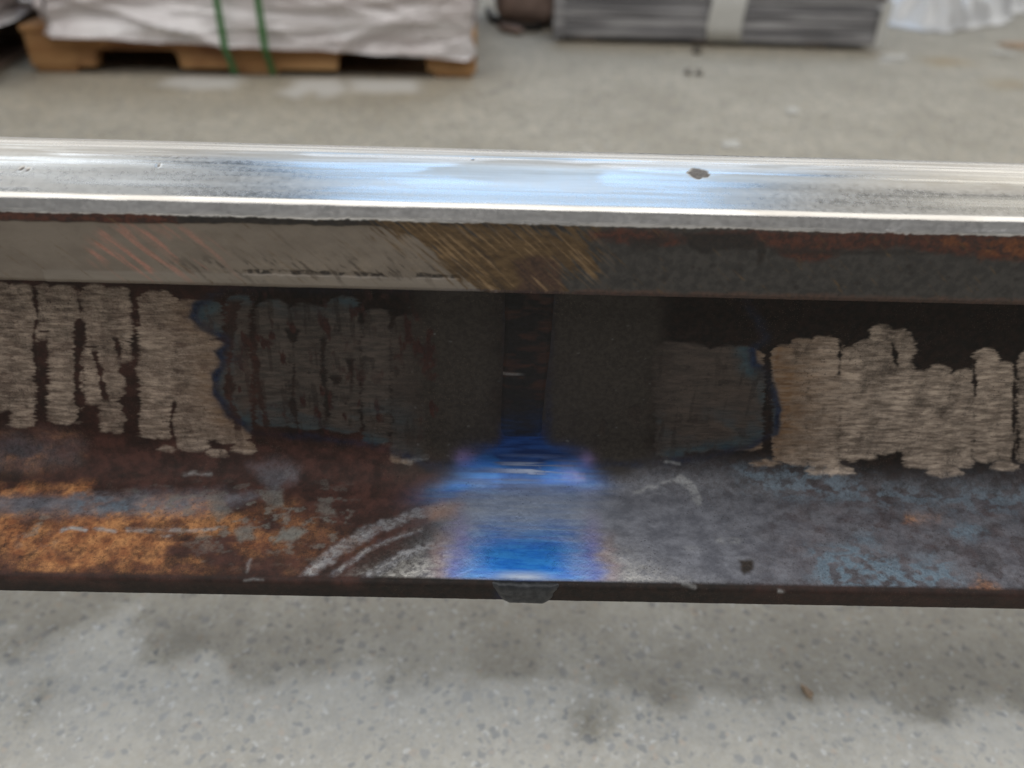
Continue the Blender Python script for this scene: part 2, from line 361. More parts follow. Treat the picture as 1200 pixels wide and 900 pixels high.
# dark seams that run down between the passes
seam = new()
for pts, w in (([(-224.4, 118.0), (-227.5, 133.3), (-232.4, 144.2), (-236.9, 166.1), (-243.8, 197.2)], .9), ([(-205.4, 116.6), (-205.6, 127.3), (-212.0, 146.0), (-218.1, 165.6), (-223.0, 193.9)], 1.7), ([(-205.9, 150.7), (-206.4, 165.3), (-207.2, 180.4)], 1.3), ([(-180.3, 115.5), (-179.8, 123.0), (-180.8, 135.8)], 1.0), ([(-192.2, 144.5), (-189.1, 145.4), (-182.5, 148.1)], .8), ([(-193.3, 157.6), (-193.3, 169.9), (-198.9, 200.3)], 3.6), ([(-193.4, 143.1), (-194.8, 155.2)], 1.2), ([(-229.4, 140.8), (-224.3, 141.1)], .8), ([(-210.2, 148.4), (-204.0, 149.6)], .7), ([(-173.0, 179.6), (-178.3, 195.5), (-177.6, 209.4)], .8),
               ([(-134.8, 121.8), (-139.0, 141.7), (-145.2, 173.7), (-143.8, 197.3)], 2.2), ([(-127.3, 136.7), (-128.7, 153.5), (-130.2, 178.4), (-128.5, 196.9)], 1.1), ([(-109.6, 136.2), (-110.1, 153.0), (-114.0, 178.0), (-113.1, 196.5)], 1.5), ([(-94.3, 140.5), (-97.1, 155.1), (-96.4, 177.6), (-97.4, 188.0)], 1.0), ([(-76.2, 121.6), (-76.3, 133.0)], 1.3), ([(-91.6, 162.3), (-91.3, 168.3)], 1.6), ([(-83.2, 152.3), (-83.2, 167.1)], 1.0), ([(-61.6, 128.0), (-62.4, 135.5)], 1.6),
               ([(176.1, 135.8), (183.3, 150.2)], .8), ([(218.5, 144.3), (227.1, 166.6)], 1.1), ([(237.8, 141.4), (247.6, 168.7), (261.5, 207.9)], 1.1), ([(151.7, 136.4), (155.9, 155.9)], .6)):
    gap(seam, pts, w, 75)
g *= (1 - seam) * (1 - .40 * gaps) * (.62 + .38 * sstep(.22, .72, rip)) * (.80 + .20 * sstep(.3, .6, fbm(u / 6, s / 30, 3, 76)))
tint *= (1 - .9 * seam) * (1 - .6 * gaps) * (1 - .55 * streak) * (.75 + .25 * sstep(.2, .75, rip))
# heat zones either side of the weld: straw, brown, navy, then dull blue-grey oxide going in
def heat(pts, seed):
    wu = 3.4 * (fbm(u / 9, s / 9, 3, seed) - .5); ws = 3.4 * (fbm(u / 9 + 30, s / 9, 3, seed) - .5)
    out = np.full_like(u, -99.); k = sub(pts, 45)
    out[k] = sd_poly((u + wu)[k], (s + ws)[k], pts); return out
hl = heat([(-137.4, 114.4), (-145.0, 117.7), (-153.3, 124.1), (-156.4, 131.9), (-152.9, 138.3), (-145.6, 142.4), (-142.6, 146.1), (-147.9, 150.6), (-146.0, 155.9), (-151.9, 163.9), (-153.0, 174.9), (-148.2, 187.2), (-138.0, 199.3), (-121.6, 201.5), (-106.7, 201.6), (-78.7, 205.4), (-45.3, 215.6), (-3.1, 214.7), (-5.8, 110.9)], 1)
hr_ = heat([(99.3, 108.2), (118.7, 135.4), (111.7, 143.2), (114.5, 149.0), (121.1, 152.8), (126.5, 162.6), (132.0, 176.8), (132.5, 191.7), (122.8, 201.8), (106.0, 206.1), (86.1, 211.1), (70.5, 213.2), (14.7, 214.4), (9.8, 110.5)], 2)
heat_d = np.maximum(hl, hr_)
allp = np.maximum(g, tint)
allp = allp * np.where(np.abs(u) < 90, 1 - .75 * sstep(-66, -44, u) * (u < 0) - .6 * sstep(84, 62, u) * (u > 0), 1)
inn = sstep(-1.5, 1.5, heat_d)
dash = sstep(.56, .70, fbm(u / 3.4, s / 9, 4, 78)) * (u < -40) * sstep(-.5, 3, heat_d)
A['reddash'] = dash * sstep(.35, .6, fbm(u / 20, s / 20, 2, 79)) * (s < 206) * (s > 104)
A['brownox'] = np.where(u < 0, sstep(-75, -48, u), .65) * allp * (.5 + .5 * fbm(u / 9, s / 12, 3, 74))
A['grind'] = np.clip(allp * (1 - inn), 0, 1) * np.where(u < 0, .82, 1.) * (.74 + .26 * sstep(.25, .58, fbm(u / 8, s / 9, 3, 91))) * (.84 + .16 * sstep(108, 160, s)); A['oxide'] = np.clip(allp * inn, 0, 1)  # passes fade upwards: shade under the head painted into the mask
nv = .35 + .65 * sstep(.3, .6, fbm(u / 14, s / 14, 3, 5))
A['navy'] = np.exp(-((heat_d - 1.6) / 2.3) ** 2) * nv * (.45 + .55 * np.clip(allp * 1.3, 0, 1)) * np.where(s < 118, .4, 1)
A['teal'] = np.clip(np.exp(-((heat_d - 5.5) / 3.6) ** 2) * nv + .75 * sstep(.42, .62, fbm(u / 16, s / 10, 3, 7)) * np.exp(-((s - 118) / 9) ** 2) * (u < 0) + .5 * sstep(.40, .6, fbm(u / 12, s / 9, 3, 8)) * np.exp(-((s - 188) / 9) ** 2), 0, 1)
tan = np.exp(-(np.minimum(heat_d, 0) / 9.) ** 2) * (heat_d > -60) * (.5 + .5 * fbm(u / 10, s / 10, 3, 3)) * np.where(u > 0, 1.25, .85)
tan += np.where(u > 0, .75 * np.exp(-(np.minimum(heat_d, 0) / 26.) ** 2), .15 * np.exp(-(np.minimum(heat_d, 0) / 24.) ** 2))
A['straw'] = np.clip(tan, 0, 1)
sm = new()
poly(sm, [(-47.1, 96.2), (-12.3, 95.3), (-11.5, 140.7), (-10.7, 213.6), (-34.1, 220.7), (-45.4, 214.3), (-60.8, 216.8), (-51.3, 181.6)], 11, 5, 12, 14)
poly(sm, [(9.9, 94.7), (33.4, 94.1), (62.1, 106.9), (64.6, 148.4), (70.0, 209.7), (50.4, 219.0), (37.0, 215.7), (14.7, 211.7)], 7, 4, 10, 15)
A['smooth'] = sm

# ---- foot and fillet
rust = new()
poly(rust, [(-290.8, 195.7), (-221.9, 196.6), (-192.7, 202.2), (-136.0, 204.8), (-69.6, 200.7), (-38.8, 211.9), (-27.1, 227.6), (-56.8, 260.8), (-75.0, 280.7), (-163.1, 281.2), (-266.5, 281.5)], 9, 6, 16, 16)
poly(rust, [(115.3, 257.1), (157.3, 223.6), (191.5, 230.2), (292.3, 223.1), (267.6, 284.1), (111.7, 285.3)], 16, 8, 14, 17, .55)
poly(rust, [(-300, 100), (-130, 100), (-120, 210), (-300, 212)], 10, 4, 12, 97, .55)
rust *= .45 + .55 * sstep(.25, .6, fbm(u / 9, s / 6, 4, 18))
A['rust'] = rust
orange = new()
on = fbm(u / 20, s / 10, 5, 19)
poly(orange, [(-282.2, 246.4), (-207.8, 242.7), (-152.4, 243.4), (-140.1, 262.7), (-151.1, 281.8), (-202.9, 281.5), (-266.4, 280.7)], 9, 6, 14, 20, .85)
poly(orange, [(-289.4, 231.2), (-238.6, 228.9), (-217.4, 227.4), (-217.1, 234.7), (-286.0, 238.4)], 4, 3, 8, 21, .9)
poly(orange, [(-196.2, 239.3), (-156.5, 235.8), (-131.2, 242.9), (-114.6, 262.1), (-145.1, 272.1), (-188.2, 263.7)], 9, 6, 12, 22, .55)
poly(orange, [(-132.3, 237.8), (-113.1, 237.4), (-77.5, 261.3), (-104.7, 271.2), (-131.0, 262.5)], 9, 5, 12, 23, .35)
poly(orange, [(-292.7, 201.1), (-225.6, 203.0), (-227.6, 215.8), (-293.3, 220.7)], 9, 4, 12, 24, .35)
poly(orange, [(203.2, 235.1), (216.6, 234.8), (211.7, 242.6), (196.8, 241.4)], 4, 3, 5, 25, .6)
poly(orange, [(217.7, 278.2), (224.4, 271.7), (230.2, 277.9)], 4, 3, 5, 26, .6)
orange *= (.40 + .60 * sstep(.36, .58, fbm(u / 17, s / 9, 4, 191)))
orange *= sstep(279.5, 277, s) * sstep(.27, .57, on) * (.62 + .38 * sstep(.3, .6, fbm(u / 1.6, s / 1.3, 3, 190)))
A['orange'] = orange
slate = new()
sn = fbm(u / 14, s / 8, 5, 27)
poly(slate, [(68.1, 208.8), (117.4, 208.7), (176.1, 212.9), (293.1, 207.2), (266.6, 281.4), (160.2, 282.8), (94.8, 282.2), (37.9, 281.5), (37.0, 219.3)], 8, 4, 14, 28)
poly(slate, [(-291.8, 198.4), (-225.2, 200.9), (-227.7, 214.9), (-241.4, 218.3), (-293.6, 219.4)], 7, 4, 9, 29, .8)
poly(slate, [(-286.0, 238.4), (-227.7, 234.9), (-198.2, 233.2), (-155.5, 231.1), (-133.5, 232.7), (-152.1, 244.4), (-206.4, 246.6), (-281.7, 247.4)], 5, 3, 9, 30, .8)
poly(slate, [(-139.6, 216.2), (-127.4, 212.9), (-113.1, 215.7), (-115.5, 223.3), (-121.5, 227.2), (-124.9, 232.5), (-131.7, 223.7)], 4, 2.5, 5, 35, .75)
slate *= np.interp(s, [200, 212, 224, 242], [.2, .32, .62, 1.])
slate *= 1 - .38 * sstep(60, 170, u)
slate *= np.where(u > 60, 1 - .38 * sstep(.50, .62, fbm(u / 9 + 4, s / 6, 5, 36)) * sstep(60, 190, u), 1)
A['slate'] = slate
sky_ = new()   # bluish scale flakes
poly(sky_, [(157.9, 210.1), (176.0, 216.5), (211.4, 222.5), (256.6, 221.6), (293.6, 211.8), (288.3, 233.2), (230.0, 234.5), (199.5, 233.1), (151.9, 228.5), (117.2, 223.1), (113.1, 214.2)], 7, 4, 9, 37, .5)
poly(sky_, [(144.0, 261.2), (166.5, 256.0), (181.4, 262.8), (210.3, 264.6), (209.0, 280.0), (143.6, 280.4)], 8, 6, 7, 38, .95)
poly(sky_, [(218.3, 242.5), (230.3, 239.6), (237.7, 248.5), (219.5, 250.9)], 5, 4, 6, 39, .8)
poly(sky_, [(168.6, 248.6), (182.1, 246.8), (178.6, 258.1), (168.7, 255.9)], 4, 3, 6, 40, .5)
poly(sky_, [(-225.6, 234.9), (-217.8, 232.6), (-195.9, 240.3), (-166.8, 237.6), (-165.9, 243.7), (-202.6, 245.6), (-221.4, 245.0)], 4, 3, 6, 41, .55)
sky_ *= sstep(.38, .60, fbm(u / 4.5, s / 3, 4, 42))
A['bluescale'] = sky_ * sstep(278.5, 276.5, s)
chip = new()
for k, (pts, w, v) in enumerate((([(-223.3, 255.4), (-218.7, 254.3), (-211.4, 255.1)], 1.1, .9), ([(-207.0, 254.5), (-198.0, 255.3)], .8, .7), ([(-191.2, 254.7), (-177.8, 254.9)], 1.0, .55), ([(-176.3, 254.3), (-162.1, 254.5), (-149.2, 252.8)], 1.1, .5), ([(-173.6, 257.7), (-169.5, 257.6)], .5, .6),
             ([(-172.9, 221.3), (-159.3, 221.0)], 1.0, .4), ([(-59.2, 212.8), (-47.7, 210.3)], 1.3, .25), ([(99.8, 254.0), (109.9, 254.3)], 1.7, .34), ([(85.2, 219.2), (91.3, 223.1), (92.9, 231.5)], 2.3, .45), ([(60.8, 226.6), (74.9, 221.6), (86.2, 218.7)], .9, .42),
             ([(-127.9, 276.2), (-128.2, 269.4)], .7, .35), ([(-128.7, 280.5), (-120.7, 280.0)], .4, .4), ([(124.4, 281.1), (126.1, 281.1)], .7, .6), ([(83.8, 258.7), (88.7, 259.6)], 1.5, .22), ([(79.4, 278.3), (83.4, 279.5)], 1.2, .3), ([(77.1, 210.0), (84.4, 211.2)], .7, .45), ([(-69.8, 203.3), (-64.5, 205.1)], .5, .2))):
    line(chip, pts, w, 1.0, 1.3, 4, 43 + k, v)
rs = np.random.RandomState(8)
for k in range(46):
    a_, b_ = rs.choice([-32, 34, -60, 45]) + rs.normal(0, 16), rs.uniform(120, 222)
    line(chip, [(a_, b_), (a_ + rs.uniform(-.8, .8), b_ + rs.uniform(-.5, .5))], rs.uniform(.15, .5), .35, .2, 2, 44, rs.uniform(.06, .20))
gc = new()
for k, (pts, v) in enumerate((([(-116.5, 252.5), (-110.4, 251.4), (-103.6, 254.2), (-109.0, 259.1), (-118.3, 260.3)], .9), ([(-139.1, 253.0), (-131.7, 250.4), (-128.6, 258.6), (-135.7, 260.2)], .7), ([(-159.3, 233.3), (-150.1, 232.0), (-143.9, 243.2), (-148.8, 249.3)], .5), ([(-134.1, 230.1), (-121.1, 229.7), (-118.0, 240.6), (-122.5, 239.6), (-127.2, 237.7)], .55), ([(-102.3, 237.1), (-96.1, 235.9), (-90.4, 244.5), (-98.6, 244.2)], .4))):
    poly(gc, pts, 1.8, 1.6, 3, 95 + k, v)
mott = sstep(.55, .70, fbm(u / 5, s / 3.4, 4, 62)); reg = new()
poly(reg, [(-198.7, 231.6), (-169.3, 228.3), (-90.6, 229.0), (-79.5, 246.7), (-93.3, 266.3), (-146.8, 265.2), (-181.9, 244.1)], 12, 6, 10, 63)
poly(reg, [(-249.0, 245.6), (-232.3, 245.2), (-224.7, 264.5), (-239.7, 262.9)], 5, 4, 8, 64, .8)
A['greychip'] = np.maximum(mott * reg * .55, gc)
A['chip'] = chip * (.25 + .75 * sstep(.34, .56, fbm(u / 4, s / 2, 3, 61)))
bright = new()
line(bright, [(-102.3, 281.7), (-96.9, 273.8), (-87.1, 263.4), (-71.2, 251.5), (-54.3, 243.1), (-35.4, 236.6)], 2.6, 2.4, 1.8, 4, 65, .42)
line(bright, [(-89.0, 281.4), (-83.3, 272.6), (-72.3, 263.1), (-58.2, 255.1), (-47.2, 251.0)], 1.0, 1.3, 1.0, 3, 66, .35)
line(bright, [(-73.0, 281.1), (-66.0, 274.1), (-54.7, 265.5), (-42.3, 260.5), (-31.2, 257.9)], 1.8, 2.2, 1.4, 4, 67, .42)
line(bright, [(-67.8, 283.0), (-51.3, 275.6), (-39.5, 269.8), (-27.5, 264.9)], 3.4, 3.2, 1.4, 4, 68, .85)
hazeb = np.exp(-((u - 3) / np.interp(s, [245, 262, 277], [40, 52, 70])) ** 4) * np.interp(s, [240, 255, 266, 277], [0, .25, .55, 1.])
streaky = fbm((u * .5 + np.sign(u - 3) * -s * .87) / 1.8, (u * .87 + np.sign(u - 3) * s * .5) / 16, 3, 69)
bright = np.maximum(bright, hazeb * (.62 + .38 * sstep(.3, .6, streaky)))
slate = np.maximum(slate, sstep(279, 276.5, s) * np.exp(-((u - 8) / np.interp(s, [212, 225, 240, 277], [30, 48, 46, 50])) ** 4) * np.interp(s, [208, 216, 225], [0, .8, 1.]))
A['slate'] = slate
bright *= (.88 + .12 * sstep(.3, .55, fbm(u / 1.5, s / 1.1, 3, 77))) * (1 - .38 * sstep(.52, .66, fbm((u * .82 - s * .57) / 2.2, (u * .57 + s * .82) / 1.1, 4, 70)) * sstep(25, 40, np.abs(u)))
arcs = new()
for pts, w in (([(-102.3, 281.7), (-96.9, 273.8), (-87.1, 263.4), (-71.2, 251.5), (-54.3, 243.1), (-35.4, 236.6)], 3.0), ([(-73.0, 281.1), (-66.0, 274.1), (-54.7, 265.5), (-42.3, 260.5), (-31.2, 257.9)], 2.2), ([(-89.0, 281.4), (-83.3, 272.6), (-72.3, 263.1), (-58.2, 255.1), (-47.2, 251.0)], 1.0)): line(arcs, pts, w, 2.0, 1.6, 4, 65, .9)
arcs *= (.35 + .65 * sstep(.36, .6, fbm(u / 2.2, s / 1.4, 3, 92))) * np.interp(s, [222, 250, 276], [.45, .8, 1.])
A['slate'] = np.maximum(A['slate'], arcs) * np.where(s > 200, sstep(279, 276.5, s), 1)
bright *= np.where(u < -36, np.interp(s, [225, 255, 276], [.25, .7, 1.]) * (.45 + .55 * sstep(.36, .6, fbm(u / 2.2, s / 1.4, 3, 92))), 1)
A['bare'] = bright
edge_off = sstep(278.5, 276.5, s)       # the belt sander never reached the foot's edge face
hz = fbm(u / 26, s / 1.3, 4, 80)       # cross-hatching of the belt
uc = u - 3.5 + 7 * (fbm(u / 14, s / 8, 3, 81) - .5) + 4 * (hz - .5)
def bell(w, p): return np.exp(-np.abs(uc / w) ** p)
wing = bell(np.interp(s, [202, 206, 210, 216, 224, 232], [11, 15, 25, 33, 37, 34]), 4) * np.interp(s, [198, 207, 214, 222, 230, 240], [0, .85, .72, .62, .35, 0])
wing = np.maximum(wing, .6 * np.exp(-((uc + 36 - (228 - s) * 1.3) / 13) ** 2) * np.exp(-((s - 226) / 7) ** 2))
lower = bell(np.interp(s, [240, 258, 278], [24, 29, 33]), 3.4) * np.interp(s, [218, 230, 240, 252, 262, 278], [0, .25, .35, .72, 1., 1.])
hatch = 1 - .35 * sstep(.46, .66, hz) * sstep(266, 250, s)
A['blue'] = np.clip(np.maximum(wing, lower) * hatch, 0, 1) * edge_off
vio = (s > 225) * np.exp(-((np.abs(uc) - 33) / 4.5) ** 2) * np.interp(s, [236, 256, 278], [.05, .55, .75])
vio = np.maximum(vio, .6 * np.exp(-((np.abs(uc) - 31) / 5) ** 2) * np.exp(-((s - 210) / 4) ** 2))
A['violet'] = np.clip(vio, 0, 1) * edge_off
A['deepblue'] = np.clip(.72 * wing * np.interp(s, [204, 210, 222, 228], [1, 1, .7, 0]) + np.exp(-np.abs((u - 2) / 11.5) ** 6) * np.interp(s, [186, 198, 206, 212], [0, .9, .9, .3]) + bell(26, 4) * np.exp(-((s - 206) / 4.5) ** 2) * .9 + .65 * np.exp(-((uc - 6) / 26) ** 4) * np.exp(-((s - 226 + 3 * (hz - .5)) / 2.6) ** 2) + .5 * bell(30, 4) * sstep(.52, .66, hz) * np.exp(-((s - 214) / 6) ** 2), 0, 1)
A['bare'] *= edge_off
cop = new(); poly(cop, [(21.3, 209.8), (30.3, 212.7), (33.5, 220.2), (24.6, 219.5), (19.2, 214.3)], 3, 2, 5, 85, .75); poly(cop, [(-45.2, 238.9), (-37.7, 234.6), (-26.8, 235.3), (-30.7, 242.6), (-43.4, 244.9)], 4, 2, 5, 86, .6)
A['copper'] = np.maximum(cop, .45 * np.exp(-((np.abs(uc) - 41) / 4.5) ** 2) * np.interp(s, [248, 262, 277, 278], [0, .8, 1., 0]))
pale = np.exp(-((u - 3) / 15) ** 2) * sstep(271.5, 277, s) * .85 + .55 * np.exp(-((u - 4) / 32) ** 2) * np.exp(-((s - 238) / 12) ** 2) + .45 * sstep(.5, .66, hz) * np.exp(-((u - 8) / 18) ** 2) * np.exp(-((s - 215) / 5) ** 2)
A['palemetal'] = np.clip(pale * 1.1, 0, 1) * edge_off
pits = new()
poly(pits, [(108.1, 264.4), (114.8, 264.2), (114.4, 270.3), (108.3, 272.3)], 1.5, 1.2, 3, 87); poly(pits, [(42.2, 185.5), (45.0, 187.5), (44.0, 196.2), (41.1, 193.0)], 1, 1, 3, 88); poly(pits, [(54.1, 178.8), (61.2, 176.1), (60.9, 189.3), (56.1, 185.1)], 1, 1, 3, 89, .8)
A['pit'] = pits

# ---- head
top = sstep(43.4, 42.2, s + 1.3 * (fbm(u / 9, s / 3, 4, 100) - .5) + .9 * (fbm(u / 1.6, s / 3, 2, 101) - .5))
A['polish'] = top
A['matte'] = sstep(37.0, 38.2, s + .8 * (fbm(u / 14, s / 2, 3, 102) - .5)) * top
mach = new(); poly(mach, [(-1300, 47.0), (-160, 46.8), (-110, 45.6), (-60, 45.6), (-44, 50), (-36, 58), (-26, 67), (-14, 76), (-14, 82), (-1300, 82)], .5, .8, 5, 103)
A['machined'] = mach
ru = np.cos(R(43)) * u + np.sin(R(43)) * s; rv_ = -np.sin(R(43)) * u + np.cos(R(43)) * s   # along and across the scratches
dg = fbm(ru / 10, rv_ / .85, 4, 104); dg2 = fbm(ru / 22, rv_ / 1.7, 3, 105)
brass = new(); poly(brass, [(-60, 43), (-20, 44.5), (16, 44.5), (23, 46), (29, 61), (27, 64), (12, 60), (17, 78), (-12, 78), (-38, 58), (-52, 49)], 10.0, 3, 6, 106)
tail = new(); poly(tail, [(-115, 45), (-40, 45), (-14, 70), (-26, 68), (-70, 66), (-150, 60), (-165, 54)], 8, 3, 10, 107)
A['brass'] = .92 * sstep(.26, .66, brass + 1.5 * (dg - .5))
A['scratch'] = .6 * sstep(.55, .72, dg) * np.clip(brass * .9 + .25 * tail * sstep(.44, .62, dg2), 0, 1)
A['gleam'] = .55 * sstep(.56, .76, fbm(ru / 13, rv_ / .8, 3, 108)) * np.clip(brass + .10 * tail, 0, 1)
brown = new(); poly(brown, [(-6, 59), (4, 56), (12, 58), (16, 76), (-8, 76), (-2, 68)], 2, 1.5, 5, 109)
A['brownpatch'] = brown * sstep(.25, .5, dg + .1)
sal = new(); poly(sal, [(-178.1, 59.8), (-171.8, 50.9), (-160.0, 47.0), (-143.1, 47.2), (-129.1, 54.5), (-117.4, 68.1), (-165.2, 70.1), (-177.7, 63.5)], 5, 3, 6, 120)
fine = fbm(ru / 18, rv_ / 1.15, 3, 121)
heavy = new()
for k, (pts, w) in enumerate((([(-171.9, 51.2), (-162.8, 59.4), (-155.9, 67.5)], 1.0), ([(-174.4, 56.0), (-165.1, 61.7)], .7), ([(-177.4, 59.8), (-173.0, 64.6)], .8), ([(-160.2, 47.7), (-152.2, 54.7), (-144.5, 62.7)], 1.2), ([(-151.4, 47.8), (-144.8, 52.3)], 1.2), ([(-139.2, 47.9), (-132.0, 53.5)], .9))):
    line(heavy, pts, w, 1.2, .6, 4, 122 + k, .6)
A['salmon'] = np.clip(.75 * sal * sstep(.50, .70, fine) * sstep(-95, -150, u) + heavy * (.4 + .6 * sstep(.36, .6, fine)), 0, 1)
low = new(); poly(low, [(-146.7, 65.0), (-121.5, 60.6), (-76.2, 60.2), (-48.2, 56.5), (-27.4, 64.2), (-34.5, 69.0), (-133.6, 70.0)], 5, 3, 8, 135)
A['palescr'] = low * sstep(.56, .70, fbm(ru / 6, rv_ / 1.0, 3, 136)) * .5
A['scratch'] = np.maximum(A['scratch'], low * sstep(.58, .70, fbm(ru / 6 + 50, rv_ / 1.0, 3, 137)) * .6)
lip = new(); poly(lip, [(-200, 68), (-20, 68), (-12, 71), (-12, 77), (-200, 77)], .5, .25, 8, 140)
A['lip'] = lip
nick = new(); poly(nick, [(-118, 66), (-90, 65.8), (-60, 66.3), (-58, 67.8), (-118, 68)], .6, .9, 3, 141); poly(nick, [(-46, 65.8), (-28, 66.8), (-28, 68), (-46, 67.8)], .5, .6, 3, 142)
A['nick'] = nick * sstep(.35, .5, fbm(u / 3, s / 4, 3, 143))
hr = new(); poly(hr, [(-1300, 42), (-140, 42.4), (-140, 46.6), (-1300, 46.8)], .8, .5, 6, 144)
poly(hr, [(24.1, 45.1), (48.1, 45.2), (61.9, 45.6), (95.9, 43.2), (130.1, 42.4), (212.7, 41.0), (217.3, 53.4), (178.1, 52.1), (152.9, 49.8), (132.1, 50.3), (119.4, 55.9), (111.0, 57.6), (99.2, 51.2), (62.4, 49.2), (41.8, 51.2), (24.4, 49.4)], 1.6, 2.2, 7, 145, .9)
A['headrust'] = hr
bl = new(); poly(bl, [(-140, 42.4), (-30, 43), (20, 43), (20, 45), (-60, 45.3), (-140, 46)], .7, .8, 6, 146)
poly(bl, [(62.5, 44.8), (90.9, 44.1), (93.3, 51.3), (87.2, 52.2), (78.5, 52.1), (70.1, 54.2), (64.7, 50.6)], 1.2, 1.6, 5, 147); poly(bl, [(91.6, 47.7), (96.1, 47.6), (97.2, 57.2), (94.6, 58.0)], 1, 1.2, 4, 148)
poly(bl, [(39.8, 48.3), (53.4, 46.5), (57.2, 49.3), (49.0, 53.2), (42.0, 52.7)], 1.4, 1.6, 5, 149, .8); poly(bl, [(97.3, 50.5), (132.1, 50.3), (167.2, 50.9), (164.2, 52.5), (129.2, 52.6), (99.6, 53.4)], 1, 1.4, 5, 146, .7)
for k in range(34):
    a_, b_ = np.random.RandomState(k).uniform((25, 48), (230, 72)); line(bl, [(a_, b_), (a_ + .4, b_ + .2)], .5 + .5 * (k % 3 == 0), .6, .8, 2, 160, .75)
A['headblack'] = bl
hro = new(); poly(hro, [(163.7, 45.1), (175.5, 44.1), (178.7, 48.4), (166.6, 48.7)], 2.5, 2.5, 5, 149, .9); poly(hro, [(179.7, 46.2), (213.1, 42.4), (217.0, 52.6), (185.1, 52.0)], 2.5, 2.5, 5, 150, .9)
A['headorange'] = hro * sstep(.4, .6, fbm(u / 5, s / 3, 4, 150))
hbr = new(); poly(hbr, [(20, 71.3), (1300, 68.3), (1300, 78), (20, 78)], 1.2, 1.6, 6, 151, .8); A['headbrown'] = hbr
spot = new()
for k, (a, b, r) in enumerate(((70.5, 9.5, 2.6), (72.5, 11.5, 2.8), (68.5, 12, 2.2), (70, 13, 2.6), (-206, 21, 1.0), (-203, 22, .7), (-152, 16, .7), (-24, 3, .6))):
    d = np.hypot(u - a, (s - b) * .8) + 1.4 * (fbm(u / 1.6, s / 1.6, 3, 152 + k) - .5)
    spot = np.maximum(spot, sstep(r + .5, r - .5, d))
A['spot'] = spot
# dull and bright lanes along the running surface, plus darker patches painted as reflections
lane = fbm(u / 90, s / 2.2, 4, 170); lane2 = fbm(u / 45, s / .8, 3, 171)
A['dull'] = np.interp(s, [14, 20, 34, 37], [1., .55, .42, .6]) * np.clip(sstep(.40, .66, lane) * .6 + .4 * sstep(.5, .7, lane2) + .9 * sstep(.50, .66, fbm(u / 55, s / 9, 3, 172)), 0, 1)

# ---- relief (mm)
h = Hh[F0:]
h += np.where(s > 44, .10 * (fbm(u / 5, s / 5, 4, 200) - .5) * 2 + .10 * (fbm(u / 1.4, s / 1.4, 2, 201) - .5), 0)
gm = np.clip(A['grind'] + A['oxide'], 0, 1)
h += -.10 * gm + gm * (.22 * (fbm(u / 6, s / 1.2, 2, 202) - .5) + .03 * np.sin(s * 2 * math.pi / 1.9 + 6 * fbm(u / 10, s / 10, 2, 203)))
h += -.12 * sm + .20 * chip - .5 * pits + .16 * A['greychip'] + .10 * A['bluescale'] + .12 * rust * (fbm(u / 2, s / 2, 3, 204) - .5)
h += orange * .35 * (fbm(u / 3, s / 2.4, 4, 205) - .5)
wave = .10 * (fbm(u / 70, s / 6, 3, 206) - .5) + .018 * (fbm(u / 50, s / 1.5, 3, 207) - .5) + .75 * (fbm(u / 75, s / 20, 2, 208) - .5)
h += top * wave - .35 * spot - .25 * sstep(.9, 1., A['matte']) * .3
h += A['matte'] * .05 * (fbm((u + s * .9) / 1.3, s / 5, 2, 209) - .5)
h += np.where(s < 80, -.5 * mach + .22 * lip - .5 * nick + .5 * brass * (dg - .5) - .25 * A['scratch'] + .3 * (hr + bl) * fbm(u / 2.5, s / 2, 3, 210), 0)
h += .10 * (fbm(u / 2.3, s / 2.3, 3, 211) - .5) * (s > 44) * (u > 20) * (s < 72)
h *= 1 - .9 * np.clip(A['blue'] + A['bare'], 0, 1) * (s > 205)
h[:, np.abs(ucol) > 300] = 0
RX = U / 1000; RY = (y[:, None] + Hh * ny[:, None]) / 1000; RZ = (z[:, None] + Hh * nz[:, None]) / 1000
# smooth normals worked out over the whole section so that head, web and foot meet without a seam
Pn = np.stack([RX, RY, RZ], -1)
def gradu(P): return np.gradient(P, axis=1)
def grads(P): return np.gradient(P, axis=0)
NRM = np.cross(gradu(Pn), grads(Pn)); NRM /= np.linalg.norm(NRM, axis=-1, keepdims=True) + 1e-20
cy = np.stack([np.zeros_like(RX), ny[:, None] + 0 * RX, nz[:, None] + 0 * RX], -1)
flipN = (NRM * cy).sum(-1, keepdims=True) < 0
NRM = np.where(flipN, -NRM, NRM)

